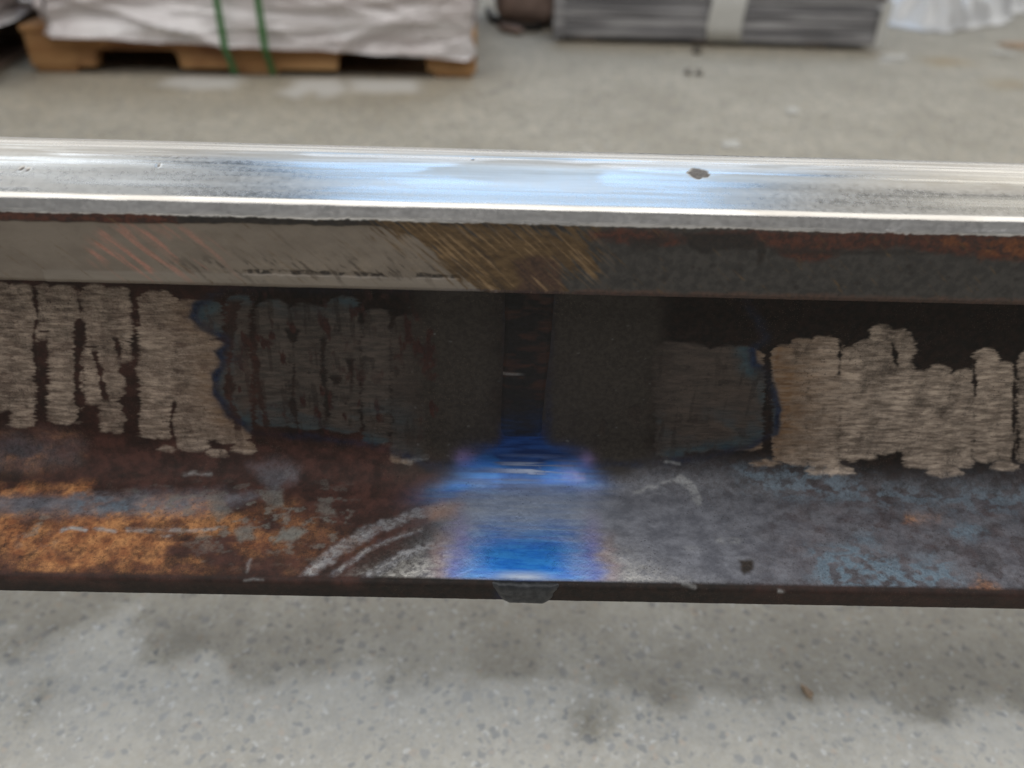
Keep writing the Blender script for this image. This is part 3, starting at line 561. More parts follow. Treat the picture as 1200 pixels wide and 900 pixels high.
# ---- materials of the three parts
one = (1, 1, 1); along = (.12, 1, 1)
t, c, r_, m_, n_ = layered('rail head steel', ((.026, .0245, .0235), (.047, .043, .040), 260, one, .6, .1), [
    ('headbrown', (.055, .032, .024), (.10, .055, .04), 500, one, .75, 0, .5),
    ('machined', (.160, .134, .110), (.198, .168, .139), 120, (.5, 1, 1), .55, .30, .2),
    ('nick', (.02, .018, .016), (.04, .03, .025), 900, one, .8, 0, .2),
    ('lip', (.185, .160, .135), (.215, .188, .160), 300, along, .50, .3, .1),
    ('salmon', (.30, .15, .115), (.36, .19, .145), 700, one, .6, .1, .35),
    ('palescr', (.20, .165, .13), (.26, .215, .17), 500, one, .5, .4, 0),
    ('headrust', (.030, .012, .009), (.085, .030, .019), 420, one, .85, 0, .5),
    ('headorange', (.10, .034, .014), (.16, .058, .022), 500, one, .85, 0, .6),
    ('headblack', (.006, .005, .005), (.016, .011, .009), 500, one, .6, 0, .5),
    ('brass', (.075, .046, .022), (.135, .086, .042), 350, (.4, 1, 1), .42, .55, 0),
    ('brownpatch', (.045, .024, .016), (.075, .04, .026), 500, one, .6, .2, .2),
    ('scratch', (.015, .010, .008), (.035, .022, .016), 600, one, .7, .1, 0),
    ('gleam', (.30, .20, .11), (.38, .26, .15), 600, one, .4, .6, 0),
    ('polish', (.66, .655, .64), (.78, .775, .76), 160, (.05, 1, 1), .24, .97, .0),
    ('dull', (.44, .40, .345), (.62, .58, .52), 160, (.05, 1, 1), .40, .9, 'polish'),
    ('matte', (.58, .575, .585), (.70, .695, .705), 300, (.2, 1, 1), .40, .9, 0),
    ('spot', (.10, .085, .075), (.16, .14, .12), 900, one, .7, .1, .3)])
brush = t.math('ADD', t.noise(900, 3, .6, (.012, 1, 1)), t.math('MULTIPLY', t.noise(260, 3, .6, (.02, 1, 1)), .8))
hh_ = t.fmix(t.attr('polish'), t.noise(900, 4, .65), t.math('ADD', t.math('MULTIPLY', brush, .55), t.math('MULTIPLY', t.noise(1500, 2, .5, (.25, 1, 1)), .10)))
n_ = t.bump(hh_, .5, .00012)
head_m = t.done(c, r_, m_, n_)
t, c, r_, m_, n_ = layered('rail web and foot steel', ((.006, .0038, .003), (.016, .0082, .0058), 300, one, .7, 0.), [
    ('rust', (.036, .0155, .0125), (.078, .032, .025), 165, one, .68, .05, .5),
    ('slate', (.125, .132, .162), (.225, .236, .278), 160, (.6, 1, 1), .42, .35, .45),
    ('orange', (.30, .112, .046), (.60, .285, .115), 130, one, .80, 0, .6),
    ('bluescale', (.11, .165, .22), (.17, .235, .30), 700, one, .48, .2, .6),
    ('greychip', (.15, .155, .145), (.21, .21, .195), 700, one, .6, .1, .5),
    ('smooth', (.026, .0215, .0180), (.043, .036, .030), 500, one, .6, .15, .3),
    ('grind', (.27, .215, .175), (.56, .46, .38), 520, (.25, 1, 1), .45, .35, .45),
    ('straw', (.11, .062, .034), (.20, .120, .066), 320, (.25, 1, 1), .5, .3, 'grind'),
    ('oxide', (.052, .045, .041), (.098, .080, .070), 420, (.25, 1, 1), .5, .35, .45),
    ('brownox', (.040, .030, .025), (.078, .056, .046), 300, (.25, 1, 1), .55, .3, 'oxide'),
    ('reddash', (.022, .008, .007), (.045, .016, .012), 400, one, .6, .1, 0),
    ('teal', (.028, .050, .066), (.050, .078, .092), 300, (.3, 1, 1), .5, .3, 'oxide'),
    ('navy', (.005, .009, .026), (.012, .024, .060), 400, one, .5, .3, 0),
    ('bare', (.50, .49, .48), (.66, .65, .62), 600, (.4, 1, 1), .36, .85, .45),
    ('copper', (.36, .20, .13), (.46, .28, .20), 500, one, .40, .75, 0),
    ('violet', (.22, .17, .40), (.30, .23, .46), 400, along, .36, .8, 0),
    ('blue', (.018, .22, .88), (.05, .36, 1.), 500, along, .28, .92, 0),
    ('deepblue', (.008, .024, .095), (.018, .060, .21), 400, along, .55, .5, 0),
    ('palemetal', (.46, .54, .68), (.58, .65, .78), 500, along, .34, .85, 0),
    ('pit', (.02, .016, .014), (.04, .03, .025), 700, one, .8, 0, .2),
    ('chip', (.30, .31, .32), (.42, .43, .44), 700, one, .45, .3, .3)])
pv = t.math('MULTIPLY', t.ramp(t.voro(520), .08, .26, 1., 0.), t.ramp(t.noise(70, 4), .47, .60))
pv2 = t.math('MULTIPLY', t.ramp(t.voro(900), .08, .28, 1., 0.), t.ramp(t.noise(45, 4), .50, .62))
clean = t.math('SUBTRACT', 1., t.math('MAXIMUM', t.attr('blue'), t.attr('bare')), clamp=True)
c = t.mix(t.math('MULTIPLY', t.math('MULTIPLY', pv, clean), .6), c, (.018, .013, .011))
c = t.mix(t.math('MULTIPLY', t.math('MULTIPLY', pv2, clean), .35), c, (.17, .12, .09))
calm = t.math('SUBTRACT', 1., t.math('MULTIPLY', t.math('MAXIMUM', t.math('MAXIMUM', t.attr('blue'), t.attr('bare')), t.attr('palemetal')), .88), clamp=True)
n_ = t.bump(t.math('MULTIPLY', t.math('SUBTRACT', t.noise(900, 5, .7), t.math('MULTIPLY', pv, .8)), calm), .7, .0002)
web_m = t.done(c, r_, m_, n_, Specular_IOR_Level=.35)

rail = empty('steel_rail', (0, 0, RAIL_Z))
tag(rail, 'flat-bottomed steel railway rail with a blue heat-tinted butt weld and polished top', 'rail')
full = {k: np.zeros_like(U) for k in A}
for k in A: full[k][F0:] = A[k]
# the back of the rail takes the plain mill-scale look; its running surface is polished right across
bk = slice(0, F0); bs = -SS[bk]
full['polish'][bk] = sstep(42, 40, bs + 1.2 * (fbm(U[bk] / 9, bs / 3, 4, 300) - .5))
full['dull'][bk] = np.clip(sstep(.38, .66, fbm(U[bk] / 90, SS[bk] / 2.2, 4, 170)) * .8 + .5 * sstep(.5, .7, fbm(U[bk] / 45, SS[bk] / .8, 3, 171)), 0, 1)
full['rust'][bk] = sstep(100, 110, bs) * sstep(.3, .6, fbm(U[bk] / 30, bs / 20, 4, 301))
full['headrust'][bk] = sstep(43, 46, bs) * sstep(.4, .6, fbm(U[bk] / 20, bs / 9, 4, 302))
HEADK = ['polish', 'matte', 'machined', 'brass', 'scratch', 'gleam', 'brownpatch', 'salmon', 'palescr', 'lip', 'nick', 'headrust', 'headblack', 'headorange', 'headbrown', 'spot', 'dull']
WEBK = [k for k in A if k not in HEADK]
def rail_part(name, spans, mat, keys, lab):
    idx = np.concatenate([np.arange(a, b + 1) for a, b in spans])
    cut = spans[0][1] - spans[0][0] + 1 if len(spans) > 1 else 0
    o = grid_mesh(name, RX[idx], RY[idx], RZ[idx], {k: full[k][idx] for k in keys}, mat, rail, flip=True, cut=cut)
    o.data.normals_split_custom_set_from_vertices(NRM[idx].reshape(-1, 3).astype(np.float32))
    o['label'] = lab
    return o
rail_part('rail_head', [(k0, k1)], head_m, HEADK, 'rail head with a bright polished running surface and ground side')
rail_part('rail_web', [(kb, k0), (k1, kw)], web_m, WEBK, 'dark web with pale vertical grinding passes either side of the weld')
rail_part('rail_foot', [(0, kb), (kw, len(S) - 1)], web_m, WEBK, 'rusty foot with a vivid blue heat-tinted patch at the weld')
# sawn ends
sect = [(0, float(b) / 1000, float(c_) / 1000) for b, c_ in zip(y[::4], z[::4])]
for e in (-1.2, 1.2):
    vs = [(e, b, c_) for _, b, c_ in sect]
    mesh_obj('sawn_end', vs, [list(range(len(vs)))], web_m, rail)

# ---- the sheared upset of the weld left standing on the web, and the lump at the foot's edge
def weld_strip(name, s0, s1, ds, half, hf, mat, attrs, lab):
    su = np.arange(-half, half + .01, .4); st = np.arange(s0, s1 + .01, ds)
    uu, ss = np.meshgrid(su, st); yy, zz, a, b = sec(ss)
    hh, ox = hf(uu, ss)
    o = grid_mesh(name, (uu + ox) / 1000, (yy + hh * a) / 1000, (zz + hh * b) / 1000, attrs(uu, ss), mat, rail, flip=True)
    o['label'] = lab; return o
def seam_h(uu, ss):
    edge = 11.6 - .010 * (ss - 110) + .9 * (fbm(ss / 9, ss * 0 + np.sign(uu) * 3, 3, 310) - .5)
    hgt = .7 * sstep(-.2, 2.2, edge - np.abs(uu)) * sstep(203, 190, ss) - .5 * sstep(-.3, .4, np.abs(uu) - edge) - .6 * sstep(192, 203, ss)
    hgt += .28 * (fbm(uu / 14, ss / 1.6, 4, 311) - .5) * sstep(0, 2, edge - np.abs(uu)) - .1
    return hgt, 1.2 + 1.2 * sstep(200, 120, ss)
def seam_a(uu, ss):
    return dict(blue=np.clip(sstep(172, 212, ss + 26 * (fbm(uu / 11, ss / 3, 4, 312) - .5)) * (.45 + .5 * sstep(.4, .6, fbm(uu / 8, ss / 1.4, 3, 313))), 0, 1),
                copper=sstep(.50, .72, fbm(uu / 9, ss / 3.2, 4, 314)) * sstep(188, 160, ss) * .55,
                chip=sstep(1.1, .4, np.abs(ss - 159 - .02 * uu)) * sstep(1, -5, uu) * .3)
t, c, r_, m_, n_ = layered('weld metal', ((.0025, .002, .002), (.006, .004, .004), 300, (.2, 1, 1), .7, .1), [
    ('copper', (.030, .010, .006), (.060, .020, .010), 500, (.2, 1, 1), .5, .4, 0),
    ('blue', (.006, .018, .060), (.012, .040, .125), 400, (.2, 1, 1), .6, .4, 0),
    ('chip', (.25, .25, .25), (.34, .34, .34), 700, one, .45, .4, .2)], .0003, 700)
weld_m = t.done(c, r_, m_, n_)
weld_strip('weld_seam', 90, 213, .5, 14, seam_h, weld_m, seam_a, 'dark oxidised weld strip standing slightly proud of the web')
def lump_h(uu, ss):
    w = 18.5 - .55 * np.clip(ss - 278, 0, 20) + 2.4 * (fbm(ss / 4, ss * 0 + np.sign(uu) * 5, 3, 320) - .5)
    k = sstep(-.5, 4.5, w - np.abs(uu)) * sstep(277.6, 281, ss + .8 * (fbm(uu / 4, uu * 0, 3, 322) - .5))
    return 1.3 * k * (.7 + .6 * fbm(uu / 5, ss / 3, 4, 321)) - .4 * (1 - k), 4.
t, c, r_, m_, n_ = layered('weld lump', ((.018, .020, .024), (.040, .043, .048), 300, one, .5, .3), [], .0003, 600)
lump_m = t.done(c, r_, m_, n_)
weld_strip('weld_lump', 274, 291, .4, 22, lump_h, lump_m, lambda a, b: {}, 'blue-black lump of weld metal on the edge of the foot')

# ------------------------------------------------------------------ pallets
def box(x0, x1, y0, y1, z0, z1, bev=.003, jit=0, rng=random):
    """bevelled block as verts, faces"""
    import bmesh
    bm = bmesh.new(); bmesh.ops.create_cube(bm, size=1)
    for v in bm.verts:
        v.co = ((x0 + x1) / 2 + v.co.x * (x1 - x0), (y0 + y1) / 2 + v.co.y * (y1 - y0), (z0 + z1) / 2 + v.co.z * (z1 - z0))
        if jit: v.co.x += rng.uniform(-jit, jit); v.co.y += rng.uniform(-jit, jit); v.co.z += rng.uniform(-jit, jit) * .4
    if bev: bmesh.ops.bevel(bm, geom=list(bm.edges), offset=bev, segments=1, affect='EDGES')
    return bm
def bm_obj(name, bm, mat, parent=None, smooth=False):
    me = bpy.data.meshes.new(name); bm.to_mesh(me); bm.free()
    if smooth: me.shade_smooth()
    me.materials.append(mat)
    o = bpy.data.objects.new(name, me); COL.objects.link(o)
    if parent: o.parent = parent
    return o
import bmesh
t = NT('rough sawn pine')
n1 = t.noise(9, 4, .6, (.25, 3, 3)); n2 = t.noise(60, 4, .6, (.06, 1, 1)); n3 = t.noise(7, 3, .5)
c = t.mix(t.ramp(n1, .3, .7), (.38, .185, .07), (.54, .32, .145))
c = t.mix(t.math('MULTIPLY', t.ramp(n2, .45, .75), .5), c, (.27, .14, .055))
c = t.mix(t.math('MULTIPLY', t.ramp(n3, .46, .68), .8), c, (.19, .07, .028))
wood_m = t.done(c, .75, 0., t.bump(n2, .5, .001))
t = NT('old grey brown timber')
n1 = t.noise(9, 4, .6, (.25, 3, 3)); n2 = t.noise(60, 4, .6, (.06, 1, 1))
c = t.mix(t.ramp(n1, .3, .7), (.16, .11, .085), (.25, .18, .14)); c = t.mix(t.math('MULTIPLY', t.ramp(n2, .45, .75), .5), c, (.09, .06, .045))
old_m = t.done(c, .85, 0., t.bump(n2, .5, .001))

def stringer(length, thick, z0, z1, notches, nh, mat, name, parent, y0):
    """side runner with fork notches cut from below, corners of the notches eased"""
    pts = [(0, z0)]
    for a, b in notches: pts += [(a, z0), (a + .004, z0 + nh - .012), (a + .014, z0 + nh), (b - .014, z0 + nh), (b - .004, z0 + nh - .012), (b, z0)]
    pts += [(length, z0), (length, z1), (0, z1)]
    bm = bmesh.new()
    f = bm.faces.new([bm.verts.new((px, y0, pz)) for px, pz in pts])
    r = bmesh.ops.extrude_face_region(bm, geom=[f])
    bmesh.ops.translate(bm, verts=[e for e in r['geom'] if isinstance(e, bmesh.types.BMVert)], vec=(0, thick, 0))
    bmesh.ops.recalc_face_normals(bm, faces=bm.faces)
    bmesh.ops.triangulate(bm, faces=[f for f in bm.faces if len(f.verts) > 4])
    return bm_obj(name, bm, mat, parent)
def pallet(loc, rz, L, D, mat, label, group, notches):
    p = tag(empty('wooden_pallet', loc, rz), label, 'pallet', group)
    rng = random.Random(int(L * 1000))
    for y0 in (0, D / 2 - .02, D - .04): stringer(L, .04, .014, .094, notches if y0 == 0 else [], .042, mat, 'stringer', p, y0)
    nb = 7
    for i in range(nb):
        w = .095; x0 = (L - w) * i / (nb - 1)
        bm_obj('deck_board', box(x0 - (.006 if i == 0 else 0), x0 + w, -.006, D + .004, .095, .111, .002, .002, rng), mat, p)
    for x0 in (.008, L / 2 - .05, L - .11): bm_obj('bottom_board', box(x0, x0 + .10, .003, D - .003, .0005, .0135, .002, 0, rng), mat, p)
    return p

t = NT('stretch film over a pale load')
n1 = t.noise(4, 4, .6, (.35, .35, 2.2)); n2 = t.noise(22, 4, .6, (.12, .12, 1)); n3 = t.noise(2.2, 3, .5)
c = t.mix(t.ramp(n1, .35, .65), (.58, .525, .525), (.82, .79, .815))
c = t.mix(t.math('MULTIPLY', t.ramp(n2, .52, .75), .6), c, (.86, .86, .88))
film_m = t.done(c, t.ramp(n3, .3, .7, .16, .32), 0., t.bump(t.math('ADD', n2, t.math('MULTIPLY', t.noise(9, 5, .65, (.5, .5, 1.6), .8), 1.6)), .8, .022), Coat_Weight=1., Coat_Roughness=.08)

def wrapped_load(name, loc, rz, x0, x1, y0, y1, ztop, hem, label, seed, group=None):
    """block of goods in stretch film: rounded vertical corners, pulled folds, ragged hem"""
    rad = .02
    per = []
    def seg(ax, ay, bx, by, n):
        for i in range(n): per.append((ax + (bx - ax) * i / n, ay + (by - ay) * i / n))
    def arc(cx, cy, a0, n=6):
        for i in range(n): a = R(a0 + 90 * i / n); per.append((cx + rad * math.cos(a), cy + rad * math.sin(a)))
    seg(x0 + rad, y0, x1 - rad, y0, 150); arc(x1 - rad, y0 + rad, -90); seg(x1, y0 + rad, x1, y1 - rad, 90); arc(x1 - rad, y1 - rad, 0)
    seg(x1 - rad, y1, x0 + rad, y1, 40); arc(x0 + rad, y1 - rad, 90); seg(x0, y1 - rad, x0, y0 + rad, 60); arc(x0 + rad, y0 + rad, 180); per.append(per[0])
    per = np.array(per); n = len(per)
    L = np.r_[0, np.cumsum(np.hypot(*np.diff(per, axis=0).T))]
    tang = np.gradient(per, axis=0); nr = np.stack([tang[:, 1], -tang[:, 0]], 1); nr /= np.linalg.norm(nr, axis=1, keepdims=True)
    zs = np.linspace(0, 1, 70)
    PL, ZZ = np.meshgrid(L, zs)
    hz = hem(per[:, 0], per[:, 1])[None, :] + .010 * (fbm(PL * 9, PL * 0 + seed, 3, seed) - .5)
    Zw = hz + (ztop - hz) * ZZ
    d = .050 * (fbm(PL * 1.4 + .8 * Zw, Zw * 13 - PL * 1.3, 4, seed + 1) - .5) + .030 * np.abs(fbm(PL * 2.5, Zw * 26 + PL * 2.0, 3, seed + 2) - .5)
    d += .012 * sstep(.10, 0, ZZ) * (fbm(PL * 14, Zw * 4, 3, seed + 3))
    rg = 1 - np.abs(2 * fbm(PL * 2.2 - Zw * 3, Zw * 9 + PL * 1.5, 3, seed + 6) - 1); rg2 = 1 - np.abs(2 * fbm(PL * 5 + Zw * 4, Zw * 16 - PL * 3, 3, seed + 7) - 1)
    d += .020 * rg ** 6 + .010 * rg2 ** 6
    d = np.maximum(d, -.010)
    Xw = per[:, 0][None] + nr[:, 0][None] * d; Yw = per[:, 1][None] + nr[:, 1][None] * d
    root = tag(empty(name, loc, rz), label, 'wrapped goods', group)
    o = grid_mesh('film_side', Xw, Yw, Zw, {}, film_m, root)
    # lid
    gx, gy = np.meshgrid(np.linspace(x0 + .004, x1 - .004, 40), np.linspace(y0 + .004, y1 - .004, 40))
    grid_mesh('film_top', gx, gy, ztop - .004 + .012 * (fbm(gx * 5, gy * 5, 4, seed + 4) - .5), {}, film_m, root)
    # the boards inside, seen as layers through the film and from below
    k = 0; zz = .1125
    while zz < ztop - .05:
        bm_obj('board', box(x0 + .022, x1 - .022, y0 + .022, y1 - .022, zz, zz + .045, .002), pack_m, root); zz += .046
    return root
t = NT('pale board'); n1 = t.noise(12, 4)
pack_m = t.done(t.mix(n1, (.34, .28, .24), (.48, .42, .38)), .7)

pl = (-1.2154, 1.8036); pr = (-0.0927, 1.8679)
ang1 = math.atan2(pr[1] - pl[1], pr[0] - pl[0]); L1 = math.hypot(pr[0] - pl[0], pr[1] - pl[1])
pallet((pl[0], pl[1], .002), ang1, L1, .98, wood_m, 'tan pine pallet with two fork notches under a film-wrapped load bound by green straps', 'pallets', [(.158, .370), (.765, .998)])
wrapped_load('wrapped_load', (pl[0], pl[1], .002), ang1, .070, L1 - .012, -.028, .985, .46, lambda x, y: np.where(y < .02, -.012 + .106 - .046 * np.clip((x - .1) / (L1 - .1), 0, 1) ** 1.2, .075),
             'film-wrapped load bound by two green straps on the tan pallet', 400)
t = NT('green strapping')
n1 = t.noise(300, 3, .5, (1, 1, .1))
strap_m = t.done(t.mix(n1, (.035, .13, .035), (.06, .20, .06)), .45)
def strap(x, label):
    """flat plastic band round pallet and load: up the front, over the top, down the back, under the runners"""
    w = .0165; th = .0012
    loop = [(-.012, .003), (-.026, .03), (-.066, .075), (-.072, .2), (-.070, .44), (-.04, .474), (.5, .474), (1.0, .472), (1.014, .44), (1.012, .10), (1.0, .003)]
    vs = []; fs = []
    for k, (yy, zz) in enumerate(loop):
        a = loop[max(k - 1, 0)]; b = loop[min(k + 1, len(loop) - 1)]
        ty, tz = b[0] - a[0], b[1] - a[1]; l = math.hypot(ty, tz); oy, oz = -tz / l * th, ty / l * th
        for sx in (-w / 2, w / 2):
            vs += [(sx, yy, zz), (sx, yy + oy, zz + oz)]
    for k in range(len(loop) - 1):
        a = 4 * k; b = a + 4
        fs += [(a, a + 2, b + 2, b), (a + 1, b + 1, b + 3, a + 3), (a, b, b + 1, a + 1), (a + 2, a + 3, b + 3, b + 2)]
    o = mesh_obj('green_strap', vs, fs, strap_m)
    o.location = (pl[0] + math.cos(ang1) * x, pl[1] + math.sin(ang1) * x, .002); o.rotation_euler.z = ang1
    return tag(o, label, 'strap', 'green straps on the wrapped pallet load')
strap(.505, 'green plastic strap round the tan pallet load, the one nearer the old grey-brown pallet')
strap(.602, 'green plastic strap round the tan pallet load, the one nearer the brown sack')

q0 = (-1.2826, 1.7676); q1 = (-1.3202, 2.0067)
ang2 = math.atan2(q1[1] - q0[1], q1[0] - q0[0]) - math.pi / 2
# second pallet: its right-hand side runs along q0-q1
ux, uy = math.cos(ang2), math.sin(ang2)
L2 = 1.1; st2 = .16
o2 = (q0[0] - ux * L2 + uy * st2, q0[1] - uy * L2 - ux * st2)
pallet((o2[0], o2[1], .002), ang2, L2, 1.15, old_m, 'old grey-brown pallet carrying a strapless film-wrapped load, end on beside the tan pallet', 'pallets', [(.16, .38), (.72, .94)])
wrapped_load('wrapped_load', (o2[0], o2[1], .002), ang2, .01, L2 + .012, -.01, 1.16, .46, lambda x, y: np.full_like(x, .108), 'strapless film-wrapped load on the old grey-brown pallet', 430)

# ------------------------------------------------------------------ brown sack between the loads
t = NT('brown sacking'); n1 = t.noise(14, 4, .6); n2 = t.noise(90, 3)
sack_m = t.done(t.mix(t.ramp(n1, .3, .7), (.20, .14, .115), (.30, .215, .18)), .8, 0., t.bump(n2, .6, .003))
def lumpy(name, loc, rx, ry, rz_, mat, seed, rot=0, power=.6):
    """soft filled shape, flat underneath"""
    th, ph = np.meshgrid(np.linspace(0, 2 * math.pi, 65), np.linspace(0, math.pi, 33))
    sg = lambda v: np.sign(v) * np.abs(v) ** power
    X = rx * sg(np.cos(th)) * sg(np.sin(ph)); Y = ry * sg(np.sin(th)) * sg(np.sin(ph)); Z = rz_ * (1 + sg(-np.cos(ph)))
    nn = 1 + .22 * (fbm(np.cos(th) * 2 + 9, np.sin(th) * 2 + ph * 1.6 + 9, 4, seed) - .5)
    Z = np.maximum(Z * nn, 0); o = grid_mesh(name, X * nn, Y * nn, Z, {}, mat)
    o.location = loc; o.rotation_euler.z = rot; return o
b0 = (0.0356, 2.5646)
o = lumpy('brown_sack', (b0[0] + .01, b0[1] + .16, .002), .105, .15, .085, sack_m, 450, .15)
tag(o, 'rounded brown sack lying between the strapped load and the grey sheet stack', 'sack')
b1 = (-0.0044, 2.513)
o = lumpy('brown_scrap', (b1[0], b1[1], .002), .018, .06, .012, sack_m, 452, .7, .8)
tag(o, 'small brown scrap on the floor in front of the brown sack', 'scrap')
t = NT('black rubber'); n1 = t.noise(60, 3)
dark_m = t.done(t.mix(n1, (.012, .011, .010), (.03, .026, .024)), .7)
def tube(name, pts, rad, mat, seg=10):
    import mathutils
    vs = []; fs = []
    P = [mathutils.Vector(p) for p in pts]
    for i, p in enumerate(P):
        d = (P[min(i + 1, len(P) - 1)] - P[max(i - 1, 0)]).normalized(); a = d.orthogonal().normalized() if i == 0 else (a - d * a.dot(d)).normalized(); b = d.cross(a)
        for k in range(seg): q = 2 * math.pi * k / seg; vs.append(p + rad * (math.cos(q) * a + math.sin(q) * b))
    for i in range(len(P) - 1):
        for k in range(seg): fs.append((i * seg + k, i * seg + (k + 1) % seg, (i + 1) * seg + (k + 1) % seg, (i + 1) * seg + k))
    fs += [list(range(seg))[::-1], list(range((len(P) - 1) * seg, len(P) * seg))]
    return mesh_obj(name, vs, fs, mat, None, True)
h0 = (-0.0679, 2.58); h1 = (-0.022, 2.6027); h2 = (0.0356, 2.5646); h3 = (0.1326, 2.6263)
o = tube('black_hose', [(h0[0] - .02, h0[1] + .30, .014), (h0[0], h0[1] + .12, .014), (h1[0], h1[1] + .01, .014), (h2[0], h2[1] - .022, .014), ((h2[0] + h3[0]) / 2, h2[1] - .02, .014), (h3[0] - .03, h3[1] + .03, .014)], .012, dark_m)
tag(o, 'black hose curving along the floor round the brown sack', 'hose')

# ------------------------------------------------------------------ stack of grey sheets
t = NT('grey sheet metal in film'); n1 = t.noise(5, 4, .6, (.3, 1, 4)); n2 = t.noise(40, 4, .6, (.08, 1, 1))
c = t.mix(t.ramp(n1, .3, .7), (.13, .128, .138), (.28, .278, .295)); c = t.mix(t.math('MULTIPLY', t.ramp(n2, .42, .66), .8), c, (.50, .495, .515))
sheet_m = t.done(c, .35, .2, t.bump(n2, .5, .003), Coat_Weight=.3, Coat_Roughness=.25)
t = NT('brown wrapping paper'); n1 = t.noise(8, 4, .6)
paper_m = t.done(t.mix(n1, (.30, .21, .18), (.42, .33, .30)), .7)
t = NT('white tape'); n1 = t.noise(20, 3)
tape_m = t.done(t.mix(n1, (.50, .50, .48), (.62, .62, .60)), .4)
s0 = (0.1363, 2.3762); s1 = (1.1605, 2.3687)
sa = math.atan2(s1[1] - s0[1], s1[0] - s0[0]); SL = math.hypot(s1[0] - s0[0], s1[1] - s0[1])
st = tag(empty('sheet_stack', (s0[0], s0[1], .002), sa), 'low stack of grey sheets with a white tape band round its edge', 'sheet stack')
rng = random.Random(5); zz = .016
for i, th in enumerate((.032, .026, .024, .016, .024, .010)):
    if i == 4: zz += .005
    d = rng.uniform(-.005, .005)
    bm_obj('sheet', box(.004 + d + (.03 if i == 5 else 0), SL - .004 + d * .6, (.006 if i in (3, 4) else 0) + rng.uniform(0, .004), .62, zz, zz + th, .0025), paper_m if i == 5 else sheet_m, st); zz += th + .0022
for x0 in (.06, .44, .80): bm_obj('batten', box(x0, x0 + .07, .03, .60, .0005, .0155, .002), old_m, st)
# upright edge protectors at both ends and the tape band
bm_obj('edge_protector', box(-.008, .026, -.006, -.001, .012, .142, .001), sheet_m, st)
bm_obj('edge_protector', box(SL - .020, SL + .010, -.007, -.002, .010, .146, .001), tape_m, st)
vs = []; fs = []
tp = [(.030, .0150), (-.0035, .0152), (-.0040, .06), (-.0035, .100), (-.0045, .146), (.0, .1530), (.20, .1535)]
nx = 7
for k, (yy, z_) in enumerate(tp):
    for j in range(nx): vs.append((.475 + .108 * j / (nx - 1) + .004 * math.sin(k * 2.1), yy + .0012 * math.sin(j * 1.7 + k), z_))
for k in range(len(tp) - 1):
    for j in range(nx - 1): a = k * nx + j; fs.append((a, a + 1, a + 1 + nx, a + nx))
mesh_obj('tape_band', vs, fs, tape_m, st, True)

# ------------------------------------------------------------------ crumpled plastic sheet
t = NT('milky plastic film'); n1 = t.noise(9, 4, .6)
plastic_m = t.done(t.mix(n1, (.66, .67, .69), (.80, .80, .80)), .28, 0., t.bump(t.noise(55, 4), .5, .004), Coat_Weight=.5, Coat_Roughness=.15)
c0 = (1.3475, 2.7946); c1 = (1.5215, 2.7383); c2 = (1.7218, 2.8343); c3 = (2.0477, 3.1612)
nx, nyy = 130, 110
gx, gy = np.meshgrid(np.linspace(c0[0] - .12, c3[0] + .35, nx), np.linspace(c1[1] - .08, c1[1] + 1.2, nyy))
pgn = [(c0[0] - .03, c0[1] + .5), (c0[0] - .01, c0[1] + .12), (c0[0] + .05, c0[1] + .03), (c1[0] - .06, c1[1] + .02), (c1[0] + .05, c1[1] + .01), (c2[0], c2[1] + .02), ((c2[0] + c3[0]) / 2, c2[1] + .12), (c3[0], c3[1] + .05), (c3[0] + .25, c3[1] + .3), (c3[0] + .2, c1[1] + 1.1), (c0[0], c1[1] + 1.1)]
inside = sd_poly(gx + .05 * (fbm(gx * 8, gy * 8, 3, 470) - .5), gy + .05 * (fbm(gx * 8 + 9, gy * 8, 3, 471) - .5), pgn)
fold = np.abs(fbm(gx * 5 + 2 * fbm(gx * 3, gy * 3, 2, 472), gy * 5, 4, 473) - .5) * 2
hgt = sstep(0, .10, inside) * (.02 + .17 * (1 - fold) ** 2 * (.4 + .6 * fbm(gx * 2.2, gy * 2.2, 3, 474)))
r, c_ = gx.shape
idx = -np.ones(r * c_, int); keep = (inside > -.004).ravel(); idx[keep] = np.arange(keep.sum())
V = np.stack([gx, gy, .003 + hgt], -1).reshape(-1, 3)[keep]
fc = []
for i in range(r - 1):
    for j in range(c_ - 1):
        q = [idx[i * c_ + j], idx[i * c_ + j + 1], idx[(i + 1) * c_ + j + 1], idx[(i + 1) * c_ + j]]
        if min(q) >= 0: fc.append(q)
o = mesh_obj('plastic_sheet', V.tolist(), [list(map(int, q)) for q in fc], plastic_m, None, True)
tag(o, 'crumpled milky white plastic sheet lying on the floor beside the grey sheet stack', 'plastic sheet')

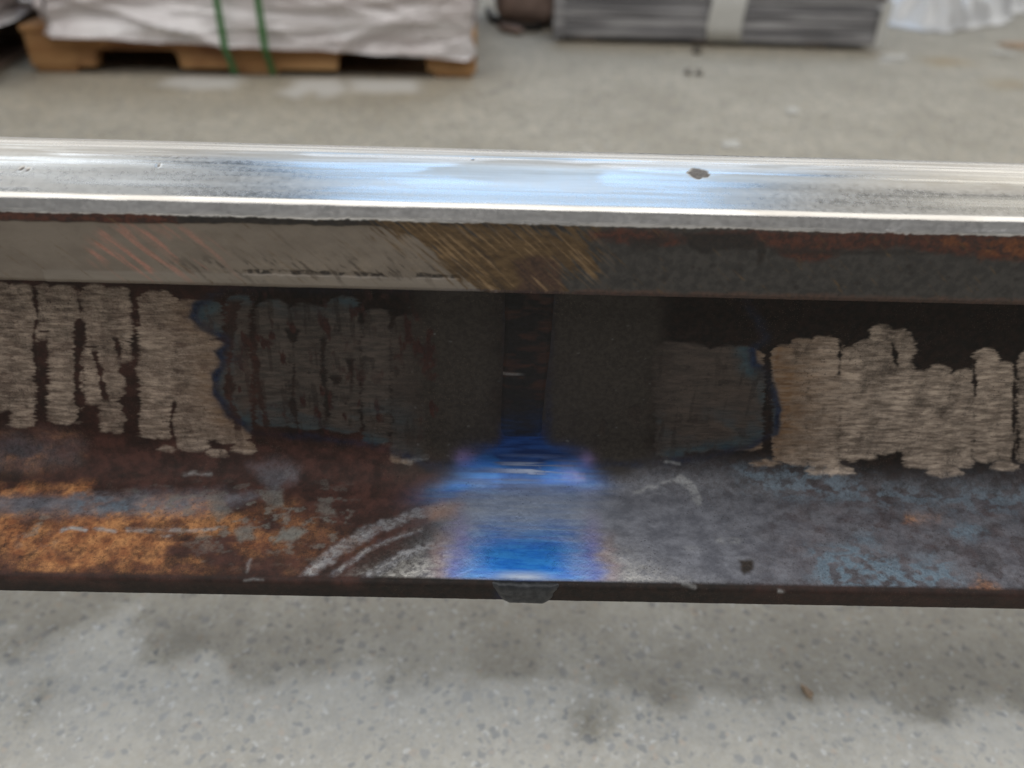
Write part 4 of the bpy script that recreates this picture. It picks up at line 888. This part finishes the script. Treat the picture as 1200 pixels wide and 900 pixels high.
# ------------------------------------------------------------------ litter on the floor
t = NT('pale paper'); n1 = t.noise(60, 3); scrap_m = t.done(t.mix(n1, (.50, .48, .43), (.62, .60, .55)), .7)
t = NT('orange brown chip'); n1 = t.noise(60, 3); chipo_m = t.done(t.mix(n1, (.40, .29, .20), (.48, .36, .26)), .7)
t = NT('dark grit'); n1 = t.noise(90, 3); grit_m = t.done(t.mix(n1, (.10, .09, .075), (.16, .145, .12)), .8)
def scrap(pt, rx, ry, rot, mat, name, label, seed, group=None, hz=.006):
    a = np.linspace(0, 2 * math.pi, 15)[:-1]; rng = np.random.RandomState(seed)
    rr = 1 + .5 * (rng.rand(14) - .5)
    ring = [(rx * r_ * math.cos(q), ry * r_ * math.sin(q), .0012 + hz * rng.rand()) for q, r_ in zip(a, rr)]
    vs = [(x, y_, 0) for x, y_, _ in ring] + [(x * .82, y_ * .82, z_) for x, y_, z_ in ring] + [(0, 0, hz)]
    n = 14; fs = [(k, (k + 1) % n, n + (k + 1) % n, n + k) for k in range(n)] + [(n + k, n + (k + 1) % n, 2 * n) for k in range(n)] + [list(range(n))[::-1]]
    o = mesh_obj(name, vs, fs, mat, None, False); o.location = (pt[0], pt[1], .0022); o.rotation_euler.z = rot
    return tag(o, label, 'scrap', group)
scrap((0.6698, 1.618), .016, .036, -.35, scrap_m, 'paper_scrap', 'whitest small paper scrap on the open floor behind the rail', 1)
scrap((0.4598, 1.3333), .022, .024, -.6, scrap_m, 'paper_scrap', 'small pale paper scrap on the floor close behind the polished rail head', 2)
scrap((1.1752, 2.282), .045, .040, .1, scrap_m, 'paper_scrap', 'white paper scrap at the taped sheet stack\'s right-hand corner', 3)
scrap((1.5725, 2.3838), .028, .04, .8, scrap_m, 'paper_scrap', 'small white paper scrap on the floor before the crumpled plastic sheet', 4)
scrap((1.6914, 2.4933), .028, .07, .9, chipo_m, 'wood_chip', 'orange-brown wood chip on the floor near the crumpled plastic sheet', 5, None, .02)
scrap((0.5647, 2.2648), .013, .02, .1, grit_m, 'dark_lump', 'black lump of dirt at the foot of the grey sheet stack', 6, None, .02)
for i, (a, b) in enumerate(((0.4874, 1.9847), (0.5145, 1.9777))): scrap((a, b), .009, .018, .3 * i, grit_m, 'dark_lump', 'small dark lump of dirt out on the floor before the sheet stack', 7 + i, 'dark lumps on the open floor', .01)
scrap((0.2145, 0.0203), .0022, .006, .45, chipo_m, 'wood_chip', 'tiny orange-brown chip on the pale concrete below the rail', 11, None, .003)
